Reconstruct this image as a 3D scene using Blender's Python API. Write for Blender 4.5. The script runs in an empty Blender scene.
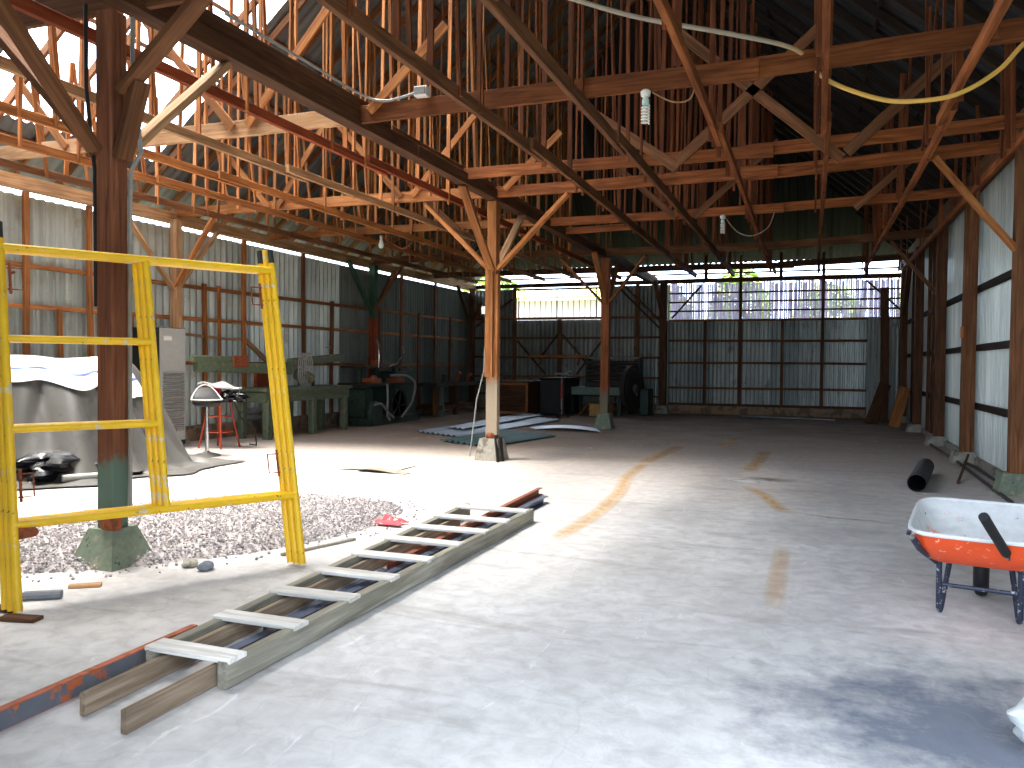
import bpy, math, random
from mathutils import Vector as V, Matrix
random.seed(7)
R = random.Random(11)
sc = bpy.context.scene
COL = sc.collection
PI = math.pi

# ------------------------------------------------------------------ helpers
def srgb(r, g, b):
    f = lambda c: (c / 255 / 12.92) if c / 255 <= .04045 else ((c / 255 + .055) / 1.055) ** 2.4
    return (f(r), f(g), f(b), 1.0)

class MB:
    """collects shapes in world coordinates; build() links them as one mesh object"""
    def __init__(s):
        s.v = []; s.f = []; s.g = []; s.m = []
        s.mi = 0
    def add(s, vs, fs, gs=None):
        o = len(s.v)
        s.v += [tuple(p) for p in vs]
        s.g += [tuple(p) for p in (gs or vs)]
        for f in fs:
            s.f.append([o + i for i in f]); s.m.append(s.mi)
        return s
    def beam(s, p0, p1, w, h, up=(0, 0, 1), c=.004, seg=1, wob=0.0, roll=0.0):
        p0, p1 = V(p0), V(p1); d = p1 - p0; L = d.length; d.normalize()
        up = V(up)
        if abs(d.dot(up)) > .98: up = V((0, 1, 0)) if abs(d.y) < .9 else V((1, 0, 0))
        sd = d.cross(up).normalized(); up = sd.cross(d).normalized()
        if roll:
            q = Matrix.Rotation(roll, 3, d); sd = q @ sd; up = q @ up
        a, b = w / 2, h / 2
        c = min(c, a * .6, b * .6)
        sec = [(-a + c, -b), (a - c, -b), (a, -b + c), (a, b - c), (a - c, b), (-a + c, b), (-a, b - c), (-a, -b + c)]
        ro = R.random() * 40; r1, r2 = R.random() * 6, R.random() * 6
        vs = []; gs = []
        for i in range(seg + 1):
            t = i / seg
            o = sd * (wob * math.sin(t * 5 + r1)) + up * (wob * math.sin(t * 4 + r2)) if wob else V((0, 0, 0))
            for (x, y) in sec:
                vs.append(p0 + d * (L * t) + sd * x + up * y + o)
                gs.append((L * t + ro, x + ro, y + r1))
        fs = []
        for i in range(seg):
            for k in range(8):
                fs.append([i * 8 + k, i * 8 + (k + 1) % 8, (i + 1) * 8 + (k + 1) % 8, (i + 1) * 8 + k])
        fs.append([7, 6, 5, 4, 3, 2, 1, 0]); n = seg * 8
        fs.append([n + k for k in range(8)])
        return s.add(vs, fs, gs)
    def box(s, lo, hi, c=.006):
        lo, hi = V(lo), V(hi)
        m = (lo + hi) / 2
        return s.beam((lo.x, m.y, m.z), (hi.x, m.y, m.z), hi.y - lo.y, hi.z - lo.z, c=c)
    def tube(s, pts, r, n=10, closed=False, cap=True):
        pts = [V(p) for p in pts]; N = len(pts)
        rs = r if isinstance(r, (list, tuple)) else [r] * N
        vs = []; gs = []; prev = None; L = 0
        for i, p in enumerate(pts):
            if closed: d = pts[(i + 1) % N] - pts[i - 1]
            else: d = pts[min(i + 1, N - 1)] - pts[max(i - 1, 0)]
            d.normalize()
            if prev is None:
                u = d.cross(V((0, 0, 1)))
                if u.length < .1: u = d.cross(V((0, 1, 0)))
            else:
                u = prev - d * prev.dot(d)
            u.normalize(); prev = u; w = d.cross(u)
            if i: L += (p - pts[i - 1]).length
            for k in range(n):
                a = 2 * PI * k / n
                vs.append(p + (u * math.cos(a) + w * math.sin(a)) * rs[i]); gs.append((L, a * .1, 0))
        fs = []
        for i in range(N if closed else N - 1):
            j = (i + 1) % N
            for k in range(n):
                fs.append([i * n + k, i * n + (k + 1) % n, j * n + (k + 1) % n, j * n + k])
        if cap and not closed:
            fs.append(list(range(n))[::-1]); fs.append([(N - 1) * n + k for k in range(n)])
        return s.add(vs, fs, gs)
    def ring(s, p0, p1, ro, ri, n=16):
        """open pipe with wall thickness"""
        p0, p1 = V(p0), V(p1); d = (p1 - p0).normalized()
        u = d.cross(V((0, 0, 1)));
        if u.length < .1: u = d.cross(V((0, 1, 0)))
        u.normalize(); w = d.cross(u); vs = []
        for (p, r) in ((p0, ro), (p1, ro), (p1, ri), (p0, ri)):
            for k in range(n):
                a = 2 * PI * k / n; vs.append(p + (u * math.cos(a) + w * math.sin(a)) * r)
        fs = []
        for i in range(4):
            j = (i + 1) % 4
            for k in range(n): fs.append([i * n + k, i * n + (k + 1) % n, j * n + (k + 1) % n, j * n + k])
        return s.add(vs, fs)
    def lathe(s, c, prof, n=20, axis='z', ax=None):
        c = V(c)
        A = V(ax).normalized() if ax else V({'x': (1, 0, 0), 'y': (0, 1, 0), 'z': (0, 0, 1)}[axis])
        u = A.cross(V((0, 0, 1)))
        if u.length < .1: u = V((1, 0, 0))
        u.normalize(); w = A.cross(u); vs = []
        for (r, z) in prof:
            for k in range(n):
                a = 2 * PI * k / n
                vs.append(c + A * z + (u * math.cos(a) + w * math.sin(a)) * max(r, 1e-4))
        fs = []
        for i in range(len(prof) - 1):
            for k in range(n): fs.append([i * n + k, i * n + (k + 1) % n, (i + 1) * n + (k + 1) % n, (i + 1) * n + k])
        fs.append(list(range(n))[::-1]); fs.append([(len(prof) - 1) * n + k for k in range(n)])
        return s.add(vs, fs)
    def prism(s, pts, off):
        """polygon (3D, planar) extruded by the vector off"""
        pts = [V(p) for p in pts]; off = V(off); n = len(pts)
        vs = pts + [p + off for p in pts]
        fs = [list(range(n))[::-1], [n + k for k in range(n)]] + [[k, (k + 1) % n, n + (k + 1) % n, n + k] for k in range(n)]
        return s.add(vs, fs)
    def grid(s, fn, nu, nv, th=None):
        vs = []; gs = []
        for i in range(nu + 1):
            for j in range(nv + 1):
                vs.append(V(fn(i / nu, j / nv))); gs.append((i / nu, j / nv, 0))
        I = lambda i, j: i * (nv + 1) + j
        fs = [[I(i, j), I(i + 1, j), I(i + 1, j + 1), I(i, j + 1)] for i in range(nu) for j in range(nv)]
        if th:
            th = V(th); o = len(vs)
            vs += [p - th for p in vs[:o]]; gs += gs[:o]
            fs += [[o + k for k in f[::-1]] for f in fs]
            edge = [I(i, 0) for i in range(nu)] + [I(nu, j) for j in range(nv)] + [I(i, nv) for i in range(nu, 0, -1)] + [I(0, j) for j in range(nv, 0, -1)]
            for k in range(len(edge)):
                a, b = edge[k], edge[(k + 1) % len(edge)]
                fs.append([b, a, o + a, o + b])
        return s.add(vs, fs, gs)
    def build(s, name, mat, parent=None, loc=None, ang=35, smooth=True):
        o0 = V((0, 0, 0))
        if parent is not None:
            q = parent
            while q is not None: o0 += q.location; q = q.parent
        elif loc is not None: o0 = V(loc)
        me = bpy.data.meshes.new(name)
        me.from_pydata([(p[0] - o0.x, p[1] - o0.y, p[2] - o0.z) for p in s.v], [], s.f)
        a = me.attributes.new('grain', 'FLOAT_VECTOR', 'POINT')
        flat = [c for p in s.g for c in p]; a.data.foreach_set('vector', flat)
        for m in (mat if isinstance(mat, list) else [mat]): me.materials.append(m)
        if isinstance(mat, list): me.polygons.foreach_set('material_index', s.m)
        if smooth:
            me.shade_smooth(); me.set_sharp_from_angle(angle=math.radians(ang))
        me.update()
        ob = bpy.data.objects.new(name, me); COL.objects.link(ob)
        if parent is not None: ob.parent = parent
        elif loc is not None: ob.location = loc
        return ob

def tag(o, label=None, cat=None, group=None, kind=None):
    if label: o['label'] = label
    if cat: o['category'] = cat
    if group: o['group'] = group
    if kind: o['kind'] = kind
    return o
def thing(name, label, cat, loc, group=None):
    o = bpy.data.objects.new(name, None); COL.objects.link(o); o.location = loc
    o.empty_display_size = .1
    return tag(o, label, cat, group)
def single(mb, name, mat, label, cat, loc, group=None, kind=None, ang=35):
    return tag(mb.build(name, mat, None, loc, ang), label, cat, group, kind)
def copy_tree(o, parent=None):
    c = o.copy(); COL.objects.link(c); c.parent = parent
    for ch in list(o.children): copy_tree(ch, c)
    return c

# ------------------------------------------------------------------ materials
class NT:
    def __init__(s, name):
        s.mat = bpy.data.materials.new(name); s.mat.use_nodes = True
        s.t = s.mat.node_tree; s.b = s.t.nodes['Principled BSDF']; s.out = s.t.nodes['Material Output']
    def n(s, typ, **kw):
        nd = s.t.nodes.new(typ)
        for k, v in kw.items():
            if k.startswith('i_'):
                nd.inputs[k[2:].replace('_', ' ')].default_value = v
            else: setattr(nd, k, v)
        return nd
    def l(s, a, b): s.t.links.new(a, b)
    def noise(s, vec, scale, detail=3, rough=.55, dist=0):
        nd = s.n('ShaderNodeTexNoise'); nd.inputs['Scale'].default_value = scale
        nd.inputs['Detail'].default_value = detail; nd.inputs['Roughness'].default_value = rough
        nd.inputs['Distortion'].default_value = dist
        s.l(vec, nd.inputs['Vector']); return nd.outputs['Fac']
    def mapv(s, vec, scale, loc=(0, 0, 0)):
        nd = s.n('ShaderNodeMapping'); nd.inputs['Scale'].default_value = scale; nd.inputs['Location'].default_value = loc
        s.l(vec, nd.inputs['Vector']); return nd.outputs['Vector']
    def ramp(s, fac, stops):
        nd = s.n('ShaderNodeValToRGB'); e = nd.color_ramp.elements
        while len(e) < len(stops): e.new(.5)
        for k, (p, c) in enumerate(stops):
            e[k].position = p; e[k].color = c if len(c) == 4 else (*c, 1)
        s.l(fac, nd.inputs['Fac']); return nd.outputs['Color']
    def mix(s, fac, a, b, mode='MIX'):
        nd = s.n('ShaderNodeMix', data_type='RGBA', blend_type=mode)
        for val, idx in ((fac, 0), (a, 6), (b, 7)):
            if isinstance(val, (int, float)): nd.inputs[idx].default_value = val
            elif isinstance(val, tuple): nd.inputs[idx].default_value = val if len(val) == 4 else (*val, 1)
            else: s.l(val, nd.inputs[idx])
        return nd.outputs[2]
    def math(s, op, a, b=0.0, clamp=False):
        nd = s.n('ShaderNodeMath', operation=op, use_clamp=clamp)
        for k, val in enumerate((a, b)):
            if isinstance(val, (int, float)): nd.inputs[k].default_value = val
            else: s.l(val, nd.inputs[k])
        return nd.outputs[0]
    def bump(s, h, strength=.3, dist=.01):
        nd = s.n('ShaderNodeBump'); nd.inputs['Strength'].default_value = strength; nd.inputs['Distance'].default_value = dist
        s.l(h, nd.inputs['Height']); s.l(nd.outputs['Normal'], s.b.inputs['Normal'])
    def base(s, col):
        if isinstance(col, tuple): s.b.inputs['Base Color'].default_value = col
        else: s.l(col, s.b.inputs['Base Color'])
    def set(s, rough=.7, metal=0.0, spec=.4):
        s.b.inputs['Roughness'].default_value = rough; s.b.inputs['Metallic'].default_value = metal
        s.b.inputs['Specular IOR Level'].default_value = spec; return s
    def attr(s, nm='grain'): return s.n('ShaderNodeAttribute', attribute_name=nm).outputs['Vector']
    def obj(s): return s.n('ShaderNodeTexCoord').outputs['Object']
    def geo(s): return s.n('ShaderNodeNewGeometry').outputs['Position']
    def rnd(s): return s.n('ShaderNodeObjectInfo').outputs['Random']
    def sep(s, vec):
        nd = s.n('ShaderNodeSeparateXYZ'); s.l(vec, nd.inputs[0]); return nd.outputs

def wood(name, dark, mid, light, rough=.8, paint=None, var=.5):
    t = NT(name); g = t.attr()
    a = t.noise(t.mapv(g, (1.6, 26, 26)), 1.0, 4, .6, .6)
    c = t.ramp(a, [(.25, dark), (.5, mid), (.78, light)])
    b = t.noise(t.mapv(g, (1.1, 3, 3)), 1.0, 3)
    c = t.mix(t.ramp(b, [(.38, (.45, .45, .45)), (.62, (1, 1, 1))]), tuple(x * .45 for x in mid[:3]) , c)
    v = t.math('ADD', t.math('MULTIPLY', t.rnd(), var), 1 - var * .6)
    vc = t.n('ShaderNodeCombineXYZ')
    for k in range(3): t.l(v, vc.inputs[k])
    c = t.mix(1.0, c, vc.outputs[0], 'MULTIPLY')
    if paint:
        pc, z0, z1 = paint
        zz = t.sep(t.obj())[2]
        nz = t.noise(t.obj(), 9, 4)
        zz = t.math('ADD', zz, t.math('MULTIPLY', t.math('SUBTRACT', nz, .5), .25))
        fac = t.math('SUBTRACT', 1.0, t.math('DIVIDE', t.math('SUBTRACT', zz, z0), z1 - z0), True)
        chip = t.ramp(t.noise(t.obj(), 23, 4), [(.27, (.0, .0, .0)), (.32, (1, 1, 1))])
        c = t.mix(t.math('MULTIPLY', fac, chip), c, pc)
    t.base(c); t.set(rough, 0, .25); t.bump(a, .35, .004)
    return t.mat

def plain(name, col, rough=.6, metal=0.0, spots=None, scale=14, var=.18, spec=.4, alpha=None):
    """base colour with noise, and optional worn spots (colour, threshold)"""
    t = NT(name); o = t.obj()
    n1 = t.noise(o, scale, 4)
    lo = tuple(c * (1 - var) for c in col[:3]); hi = tuple(min(1, c * (1 + var)) for c in col[:3])
    c = t.ramp(n1, [(.3, lo), (.7, hi)])
    if spots:
        for k, (sc_, th, ss) in enumerate(spots):
            n2 = t.noise(t.mapv(o, (1, 1, 1), (7.3 * k + 3, 1.7, 4.1)), ss, 5, .65)
            c = t.mix(t.ramp(n2, [(th, (0, 0, 0)), (th + .05, (1, 1, 1))]), c, sc_)
    t.base(c); t.set(rough, metal, spec); t.bump(n1, .12, .003)
    return t.mat

def zinc(name, lo, hi, rust=None, metal=.25, rough=.5, period=.83, alpha=None):
    t = NT(name); g = t.attr(); sx, sy, sz = t.sep(g)
    idx = t.math('FLOOR', t.math('DIVIDE', sx, period))
    wn = t.n('ShaderNodeTexWhiteNoise', noise_dimensions='1D'); t.l(idx, wn.inputs['W'])
    c = t.mix(wn.outputs['Value'], lo, hi)
    st = t.noise(t.mapv(g, (6, .55, 1)), 1.0, 4, .6)
    c = t.mix(t.ramp(st, [(.35, (.0, .0, .0)), (.7, (.55, .55, .55))]), c, tuple(x * .42 for x in lo[:3]))
    if rust:
        rn = t.noise(t.mapv(g, (3, 1.2, 1)), 1.3, 5, .65)
        c = t.mix(t.ramp(rn, [(.56, (0, 0, 0)), (.72, (.8, .8, .8))]), c, rust)
    t.base(c); t.set(rough, metal, .4)
    return t.mat

W = {}
W['orange'] = wood('timber_orange', srgb(96, 54, 28), srgb(172, 108, 58), srgb(206, 146, 90))
W['brown'] = wood('timber_brown', srgb(70, 44, 28), srgb(126, 82, 52), srgb(160, 112, 76))
W['pale'] = wood('timber_pale', srgb(128, 92, 62), srgb(190, 146, 104), srgb(214, 178, 138))
W['dark'] = wood('timber_dark', srgb(50, 32, 22), srgb(98, 64, 42), srgb(128, 88, 60))
W['grey'] = wood('timber_grey', srgb(96, 94, 80), srgb(150, 146, 130), srgb(192, 188, 176), var=.15)
W['nave'] = wood('timber_nave', srgb(72, 37, 18), srgb(138, 77, 38), srgb(176, 110, 62))
W['hang'] = wood('timber_hanger', srgb(56, 29, 14), srgb(110, 58, 28), srgb(142, 82, 44))
W['black'] = wood('timber_shade_black', srgb(24, 18, 14), srgb(46, 33, 25), srgb(64, 48, 36))  # near black, darkened for the unlit roof side and backlit rails
W['white'] = wood('timber_lit_white', srgb(176, 172, 166), srgb(222, 220, 214), srgb(238, 237, 233), var=.1)  # rungs whitened to look overexposed by daylight
W['plank'] = wood('timber_plank', srgb(84, 70, 56), srgb(140, 122, 102), srgb(176, 158, 138), var=.2)
W['rust'] = wood('timber_red', srgb(86, 36, 20), srgb(142, 66, 36), srgb(170, 92, 54))
POST = wood('post_timber_green_foot', srgb(58, 34, 24), srgb(116, 72, 50), srgb(146, 98, 72), paint=(srgb(92, 112, 98), .74, .80))
POSTG = wood('post_timber_grey_foot', srgb(112, 62, 32), srgb(184, 118, 66), srgb(214, 152, 96), paint=(srgb(164, 150, 130), 1.15, 1.35), var=.2)
POSTB = wood('post_timber_olive_foot', srgb(96, 50, 28), srgb(160, 92, 54), srgb(186, 118, 74), paint=(srgb(120, 112, 92), .75, .95), var=.2)
GREENWOOD = wood('timber_green_paint', srgb(40, 62, 48), srgb(62, 92, 72), srgb(80, 110, 88))
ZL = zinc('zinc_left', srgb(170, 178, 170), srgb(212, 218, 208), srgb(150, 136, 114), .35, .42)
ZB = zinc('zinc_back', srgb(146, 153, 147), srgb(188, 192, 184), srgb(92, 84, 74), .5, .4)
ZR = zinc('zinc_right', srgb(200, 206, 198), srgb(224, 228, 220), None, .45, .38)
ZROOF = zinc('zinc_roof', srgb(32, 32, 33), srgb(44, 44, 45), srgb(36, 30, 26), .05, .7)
ZROOFL = zinc('zinc_roof_lit', srgb(96, 98, 98), srgb(120, 122, 120), srgb(76, 62, 50), .15, .6)  # same roof zinc painted lighter where daylight reaches the aisle slope
ZSHEET = zinc('zinc_loose', srgb(150, 160, 170), srgb(176, 186, 196), None, .4, .4)
ZGREEN = zinc('zinc_green', srgb(70, 104, 100), srgb(92, 124, 118), srgb(96, 90, 80), .1, .55)
t = NT('slat_lilac'); nz_ = t.noise(t.mapv(t.obj(), (9, 9, .6)), 3.0, 2)
_c = t.ramp(nz_, [(.3, srgb(140, 132, 150)), (.7, srgb(208, 202, 216))]); t.base(_c); t.set(.6, 0, .3)
_tl = t.n('ShaderNodeBsdfTranslucent'); t.l(_c, _tl.inputs['Color']); _mx = t.n('ShaderNodeMixShader'); _mx.inputs[0].default_value = .7
t.l(t.b.outputs[0], _mx.inputs[1]); t.l(_tl.outputs[0], _mx.inputs[2]); t.l(_mx.outputs[0], t.out.inputs['Surface'])
SLAT = t.mat
CONC = plain('concrete_plinth', srgb(158, 154, 142), .9, spots=[(srgb(112, 108, 98), .55, 6)], scale=20)
CONCG = plain('concrete_green', srgb(118, 130, 112), .9, spots=[(srgb(150, 146, 126), .56, 7), (srgb(70, 80, 66), .6, 9)], scale=20)
CURB = plain('curb_brick', srgb(150, 124, 98), .9, spots=[(srgb(110, 96, 80), .5, 4)], scale=8)
YEL = plain('yellow_paint', srgb(238, 190, 30), .45, spots=[(srgb(206, 196, 176), .60, 11), (srgb(120, 74, 36), .64, 19)], scale=5, var=.1)
PIN = plain('pin_steel', srgb(60, 66, 66), .5, .5)
RUSTO = plain('rust_orange', srgb(148, 76, 42), .8, spots=[(srgb(110, 60, 34), .5, 20)])
STEEL = plain('steel_blue', srgb(74, 84, 104), .45, .4, spots=[(srgb(120, 126, 138), .62, 9)])
BLK = plain('black_rubber', srgb(26, 26, 28), .6)
BLKG = plain('black_plastic', srgb(20, 21, 24), .25)
CHROME = plain('chrome', srgb(190, 192, 196), .22, .9)
WHITE = plain('white_plastic', srgb(232, 230, 222), .4, var=.05)
GREYM = plain('grey_enamel', srgb(150, 150, 146), .45, .2, var=.06)
DKM = plain('dark_enamel', srgb(30, 31, 33), .5)
MGREEN = plain('machine_green', srgb(96, 108, 84), .6, spots=[(srgb(150, 120, 84), .60, 7), (srgb(60, 58, 48), .62, 12)])
MDGREEN = plain('machine_dark_green', srgb(46, 66, 54), .6, spots=[(srgb(40, 38, 34), .58, 9)])
MDARK = plain('machine_iron', srgb(52, 48, 44), .6, .3, spots=[(srgb(92, 62, 42), .6, 9)])
ORG = plain('tray_orange', srgb(236, 84, 34), .45, spots=[(srgb(240, 190, 168), .60, 18)], scale=4, var=.08)
TRW = plain('tray_cement', srgb(206, 208, 208), .75, spots=[(srgb(236, 158, 138), .60, 5), (srgb(110, 116, 146), .64, 12)], var=.1)
NAVY = plain('frame_navy', srgb(44, 50, 68), .5, .2, spots=[(srgb(176, 180, 186), .58, 24)])
REDST = plain('red_steel', srgb(164, 66, 40), .6)
BRICK = plain('stone_blue', srgb(120, 126, 134), .9)

def make_floor_mat():
    t = NT('floor_concrete'); p = t.geo()
    big = t.noise(p, .55, 4, .6)
    fine = t.noise(p, 7, 6, .65, .4)
    c = t.ramp(big, [(.3, srgb(182, 180, 178)), (.55, srgb(204, 203, 202)), (.75, srgb(217, 217, 216))])
    c = t.mix(t.ramp(fine, [(.35, (.45, .45, .45)), (.6, (0, 0, 0))]), c, srgb(150, 148, 146))
    sx, sy, sz = t.sep(p)
    # brown dust over the floor of the aisle and the far end
    dust = t.noise(p, 1.1, 5, .6)
    m1 = t.math('DIVIDE', t.math('SUBTRACT', sy, 8.0), 7.0, True)
    m2 = t.math('DIVIDE', t.math('SUBTRACT', -1.0, sx), 4.0, True)
    m = t.math('MULTIPLY', t.math('MULTIPLY', m1, t.math('ADD', t.math('MULTIPLY', m2, .45), .55)), t.math('ADD', dust, .25), True)
    c = t.mix(m, c, srgb(184, 152, 120))
    m3 = t.math('MULTIPLY', t.math('DIVIDE', t.math('SUBTRACT', sy, 11.5), 8.0, True), t.math('ADD', dust, .2), True)  # darker layer towards the far end, deepening the fading light
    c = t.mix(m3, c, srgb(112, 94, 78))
    # streaks of swept dirt, scratches
    st = t.noise(t.mapv(p, (.5, 2.6, 1)), 1.2, 5, .65, .8)
    c = t.mix(t.ramp(st, [(.56, (0, 0, 0)), (.74, (.5, .5, .5))]), c, srgb(132, 124, 118))
    sc2 = t.noise(t.mapv(p, (3, .8, 1)), 2.2, 6, .7, 1.5)
    c = t.mix(t.ramp(sc2, [(.62, (0, 0, 0)), (.70, (.55, .55, .55))]), c, srgb(226, 226, 226))
    # darker bluish patch near the entrance on the right
    dx = t.math('SUBTRACT', sx, .60); dy = t.math('SUBTRACT', sy, 3.75)
    d2 = t.math('SQRT', t.math('ADD', t.math('MULTIPLY', dx, dx), t.math('MULTIPLY', dy, dy)))
    d2 = t.math('ADD', d2, t.math('MULTIPLY', t.math('SUBTRACT', t.noise(p, 3, 5, .7), .5), 1.7))
    dark_blot = t.math('SUBTRACT', 1.0, t.math('DIVIDE', t.math('SUBTRACT', d2, .25), .7), True)
    c = t.mix(t.math('MULTIPLY', dark_blot, .85), c, srgb(84, 94, 112))
    # hairline cracks
    vo = t.n('ShaderNodeTexVoronoi', feature='DISTANCE_TO_EDGE'); vo.inputs['Scale'].default_value = .42
    wv = t.n('ShaderNodeVectorMath', operation='ADD'); t.l(p, wv.inputs[0])
    nn = t.n('ShaderNodeTexNoise'); nn.inputs['Scale'].default_value = 1.7; t.l(p, nn.inputs['Vector']); t.l(nn.outputs['Color'], wv.inputs[1])
    t.l(wv.outputs[0], vo.inputs['Vector'])
    c = t.mix(t.ramp(vo.outputs['Distance'], [(0.0, (.22, .22, .22)), (.005, (0, 0, 0))]), c, srgb(150, 146, 142))
    t.base(c); t.set(.82, 0, .3)
    h = t.math('ADD', t.math('MULTIPLY', fine, 1.0), t.math('MULTIPLY', sc2, .6))
    t.bump(h, .35, .012)
    return t.mat
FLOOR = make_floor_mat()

def soft_mat(name, col, strength=.8):
    """paint or spill whose edge fades: grain.z = 0 at the edge, 1 in the middle"""
    t = NT(name); g = t.attr(); e = t.sep(g)[2]
    n = t.noise(t.geo(), 9, 5, .65)
    a = t.math('MULTIPLY', t.math('MULTIPLY', t.math('ADD', n, .1), 1.3), t.math('MULTIPLY', e, strength), True)
    t.base(col); t.set(.85, 0, .2)
    tr = t.n('ShaderNodeBsdfTransparent'); mx = t.n('ShaderNodeMixShader')
    t.l(a, mx.inputs[0]); t.l(tr.outputs[0], mx.inputs[1]); t.l(t.b.outputs[0], mx.inputs[2]); t.l(mx.outputs[0], t.out.inputs['Surface'])
    return t.mat

# ------------------------------------------------------------------ dimensions
XL, XR, YB, YF = -11.1, 2.5, 25.6, .7       # walls; the camera stands in the entrance
XG = -4.71                                   # girder and inner posts
ZC = 4.08                                    # underside of the tie beams
SL = .85                                     # roof slope
XRIDGE = -4.13
def roof_z(x, y):
    return min(4.15 + SL * (x + 11.5), 4.35 + SL * (2.9 - x), 4.75 + SL * (26.0 - y))

# ------------------------------------------------------------------ floor, ground
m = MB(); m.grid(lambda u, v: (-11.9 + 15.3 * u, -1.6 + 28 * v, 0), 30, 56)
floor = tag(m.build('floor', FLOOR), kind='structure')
m = MB(); m.grid(lambda u, v: (-70 + 130 * u, -40 + 120 * v, -.04), 4, 4)
gm = plain('ground_grass', srgb(88, 98, 64), .95, spots=[(srgb(120, 108, 84), .55, .6)], scale=1.5, var=.3)
tag(m.build('ground', gm), kind='structure')

def strip(name, mat, pts, w, z=.004):
    """soft-edged ribbon on the floor through 2D points"""
    m = MB(); P = [V((x, y, z)) for x, y in pts]; Q = []
    for i in range(len(P) - 1):
        n = max(2, int((P[i + 1] - P[i]).length / .12))
        Q += [P[i].lerp(P[i + 1], k / n) for k in range(n)]
    Q.append(P[-1]); N = len(Q)
    vs = []; gs = []
    for i, p in enumerate(Q):
        d = (Q[min(i + 1, N - 1)] - Q[max(i - 1, 0)]).normalized(); s = V((-d.y, d.x, 0))
        end = min(1, i / 3, (N - 1 - i) / 3)
        for k in range(5):
            vs.append(p + s * (w * (k / 4 - .5))); gs.append((i * .1, k / 4, (0, .8, 1, .8, 0)[k] * end))
    fs = [[i * 5 + k, i * 5 + k + 1, i * 5 + 6 + k, i * 5 + 5 + k] for i in range(N - 1) for k in range(4)]
    m.add(vs, fs, gs)
    return m.build(name, mat, floor)
YP = soft_mat('yellow_spray', srgb(214, 170, 100), .55)
YPF = soft_mat('yellow_spray_faint', srgb(220, 178, 130), .45)
WPAT = soft_mat('white_spill', srgb(235, 235, 235), 1.1)
RPAT = soft_mat('brown_spill', srgb(96, 66, 52), .95)

# camera model used only to turn measured points into places on the floor
F = 800.0; HC = 1.5
_dy = V((813 - 512, 367 - 384, F)).normalized()
_r2 = V((813 - 1000 - 512, 367 - 8.5 - 384, F))
_up = _dy.cross(_r2).normalized()
if _up.y > 0: _up = -_up
_dx = _dy.cross(_up).normalized()
if _dx.x < 0: _dx = -_dx
def ray(u, v):
    d = V((u - 512, v - 384, F)); return V((d.dot(_dx), d.dot(_dy), d.dot(_up)))
def fl(u, v, z=0.0):
    r = ray(u, v); t = (z - HC) / r.z; return V((r.x * t, r.y * t, z))
def F2(*pts): return [tuple(fl(*p))[:2] for p in pts]

strip('paint_mark', YP, F2((681, 446), (662, 454), (641, 464)), .30)
strip('paint_mark', YP, F2((645, 463), (627, 477), (620, 492), (604, 508), (583, 523), (550, 541)), .22)
strip('paint_mark', YP, F2((737, 437), (722, 447)), .34)
strip('paint_mark', YP, F2((766, 451), (757, 462), (747, 473)), .30)
strip('paint_mark', YP, F2((745, 486), (762, 494), (783, 511), (800, 515)), .20)
strip('paint_mark', YP, F2((792, 512), (830, 518), (870, 521), (905, 526)), .10)
strip('paint_mark', YPF, F2((783, 545), (778, 575), (772, 612)), .16)
strip('spill_mark', WPAT, F2((722, 482), (768, 481)), .55)
strip('spill_mark', RPAT, F2((744, 477), (772, 480), (800, 482)), .42)
strip('spill_mark', RPAT, F2((812, 526), (820, 527)), .1)

# ------------------------------------------------------------------ walls
def sheet(mb, p0, p1, z0, z1, pitch=.13, amp=.016, top=None, u0=0.0):
    p0, p1 = V((*p0, 0)), V((*p1, 0)); d = p1 - p0; L = d.length; d.normalize(); nrm = V((-d.y, d.x, 0))
    n = int(L / pitch * 6); vs = []; gs = []
    for i in range(n + 1):
        s = L * i / n
        ph = (s / pitch) % 1
        o = amp * (1 if ph < .5 else -1) * min(1, 3 * abs(math.sin(2 * PI * ph)) ** 1.0)
        zt = top(s) if top else z1
        for z in (z0, zt):
            p = p0 + d * s + nrm * o; p.z = z
            vs.append(p); gs.append((s + u0, z, 0))
    mb.add(vs, [[2 * i, 2 * i + 2, 2 * i + 3, 2 * i + 1] for i in range(n)], gs)

# left wall
m = MB(); sheet(m, (XL, 17.2), (XL, YF), .28, 3.96, .17, .034)
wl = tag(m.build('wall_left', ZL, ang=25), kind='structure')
m = MB(); sheet(m, (XL + .01, 26), (XL + .01, 17.15), .28, 3.95, .15, .03); m.build('far_shaded_sheet', zinc('zinc_far_shaded', srgb(92, 100, 92), srgb(122, 130, 120), srgb(84, 74, 62), .1, .6), wl, ang=25)  # duller sheets, darkened further for the light fading along the wall
m = MB(); m.box((XL - .1, YF, 0), (XL + .16, 26, .28), .02); m.build('curb', CURB, wl)
for (z, h) in ((2.93, .07), (2.32, .07), (1.48, .07)):
    m = MB()
    m.beam((XL + .07, YF, z), (XL + .07, 25.5, z), .06, h, seg=30, wob=.012)
    m.build('rail', W['orange'], wl)
studs = [(7.4, 1, .09, 4), (8.62, 1, .09, 4.0), (9.75, 1, .09, 4.0), (9.2, 1, .07, 2.3), (12.35, 1, .09, 3.0), (12.75, 1, .05, 3.0), (13.5, 1, .1, 4), (15.55, 1, .1, 4), (16.7, 1, .1, 3.0), (19.0, 1, .1, 3.0), (20.2, 1, .1, 4), (21.3, 1, .1, 3.0), (22.4, 1, .1, 4), (23.5, 1, .1, 3.0), (10.6, 1, .07, 2.3)]
for (y, _, w, zt) in studs:
    m = MB(); m.beam((XL + .12, y, .28), (XL + .12, y, zt), .06, w, up=(0, 1, 0), seg=6, wob=.01)
    m.build('stud', W['brown'] if y > 15 else W['orange'], wl)
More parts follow.
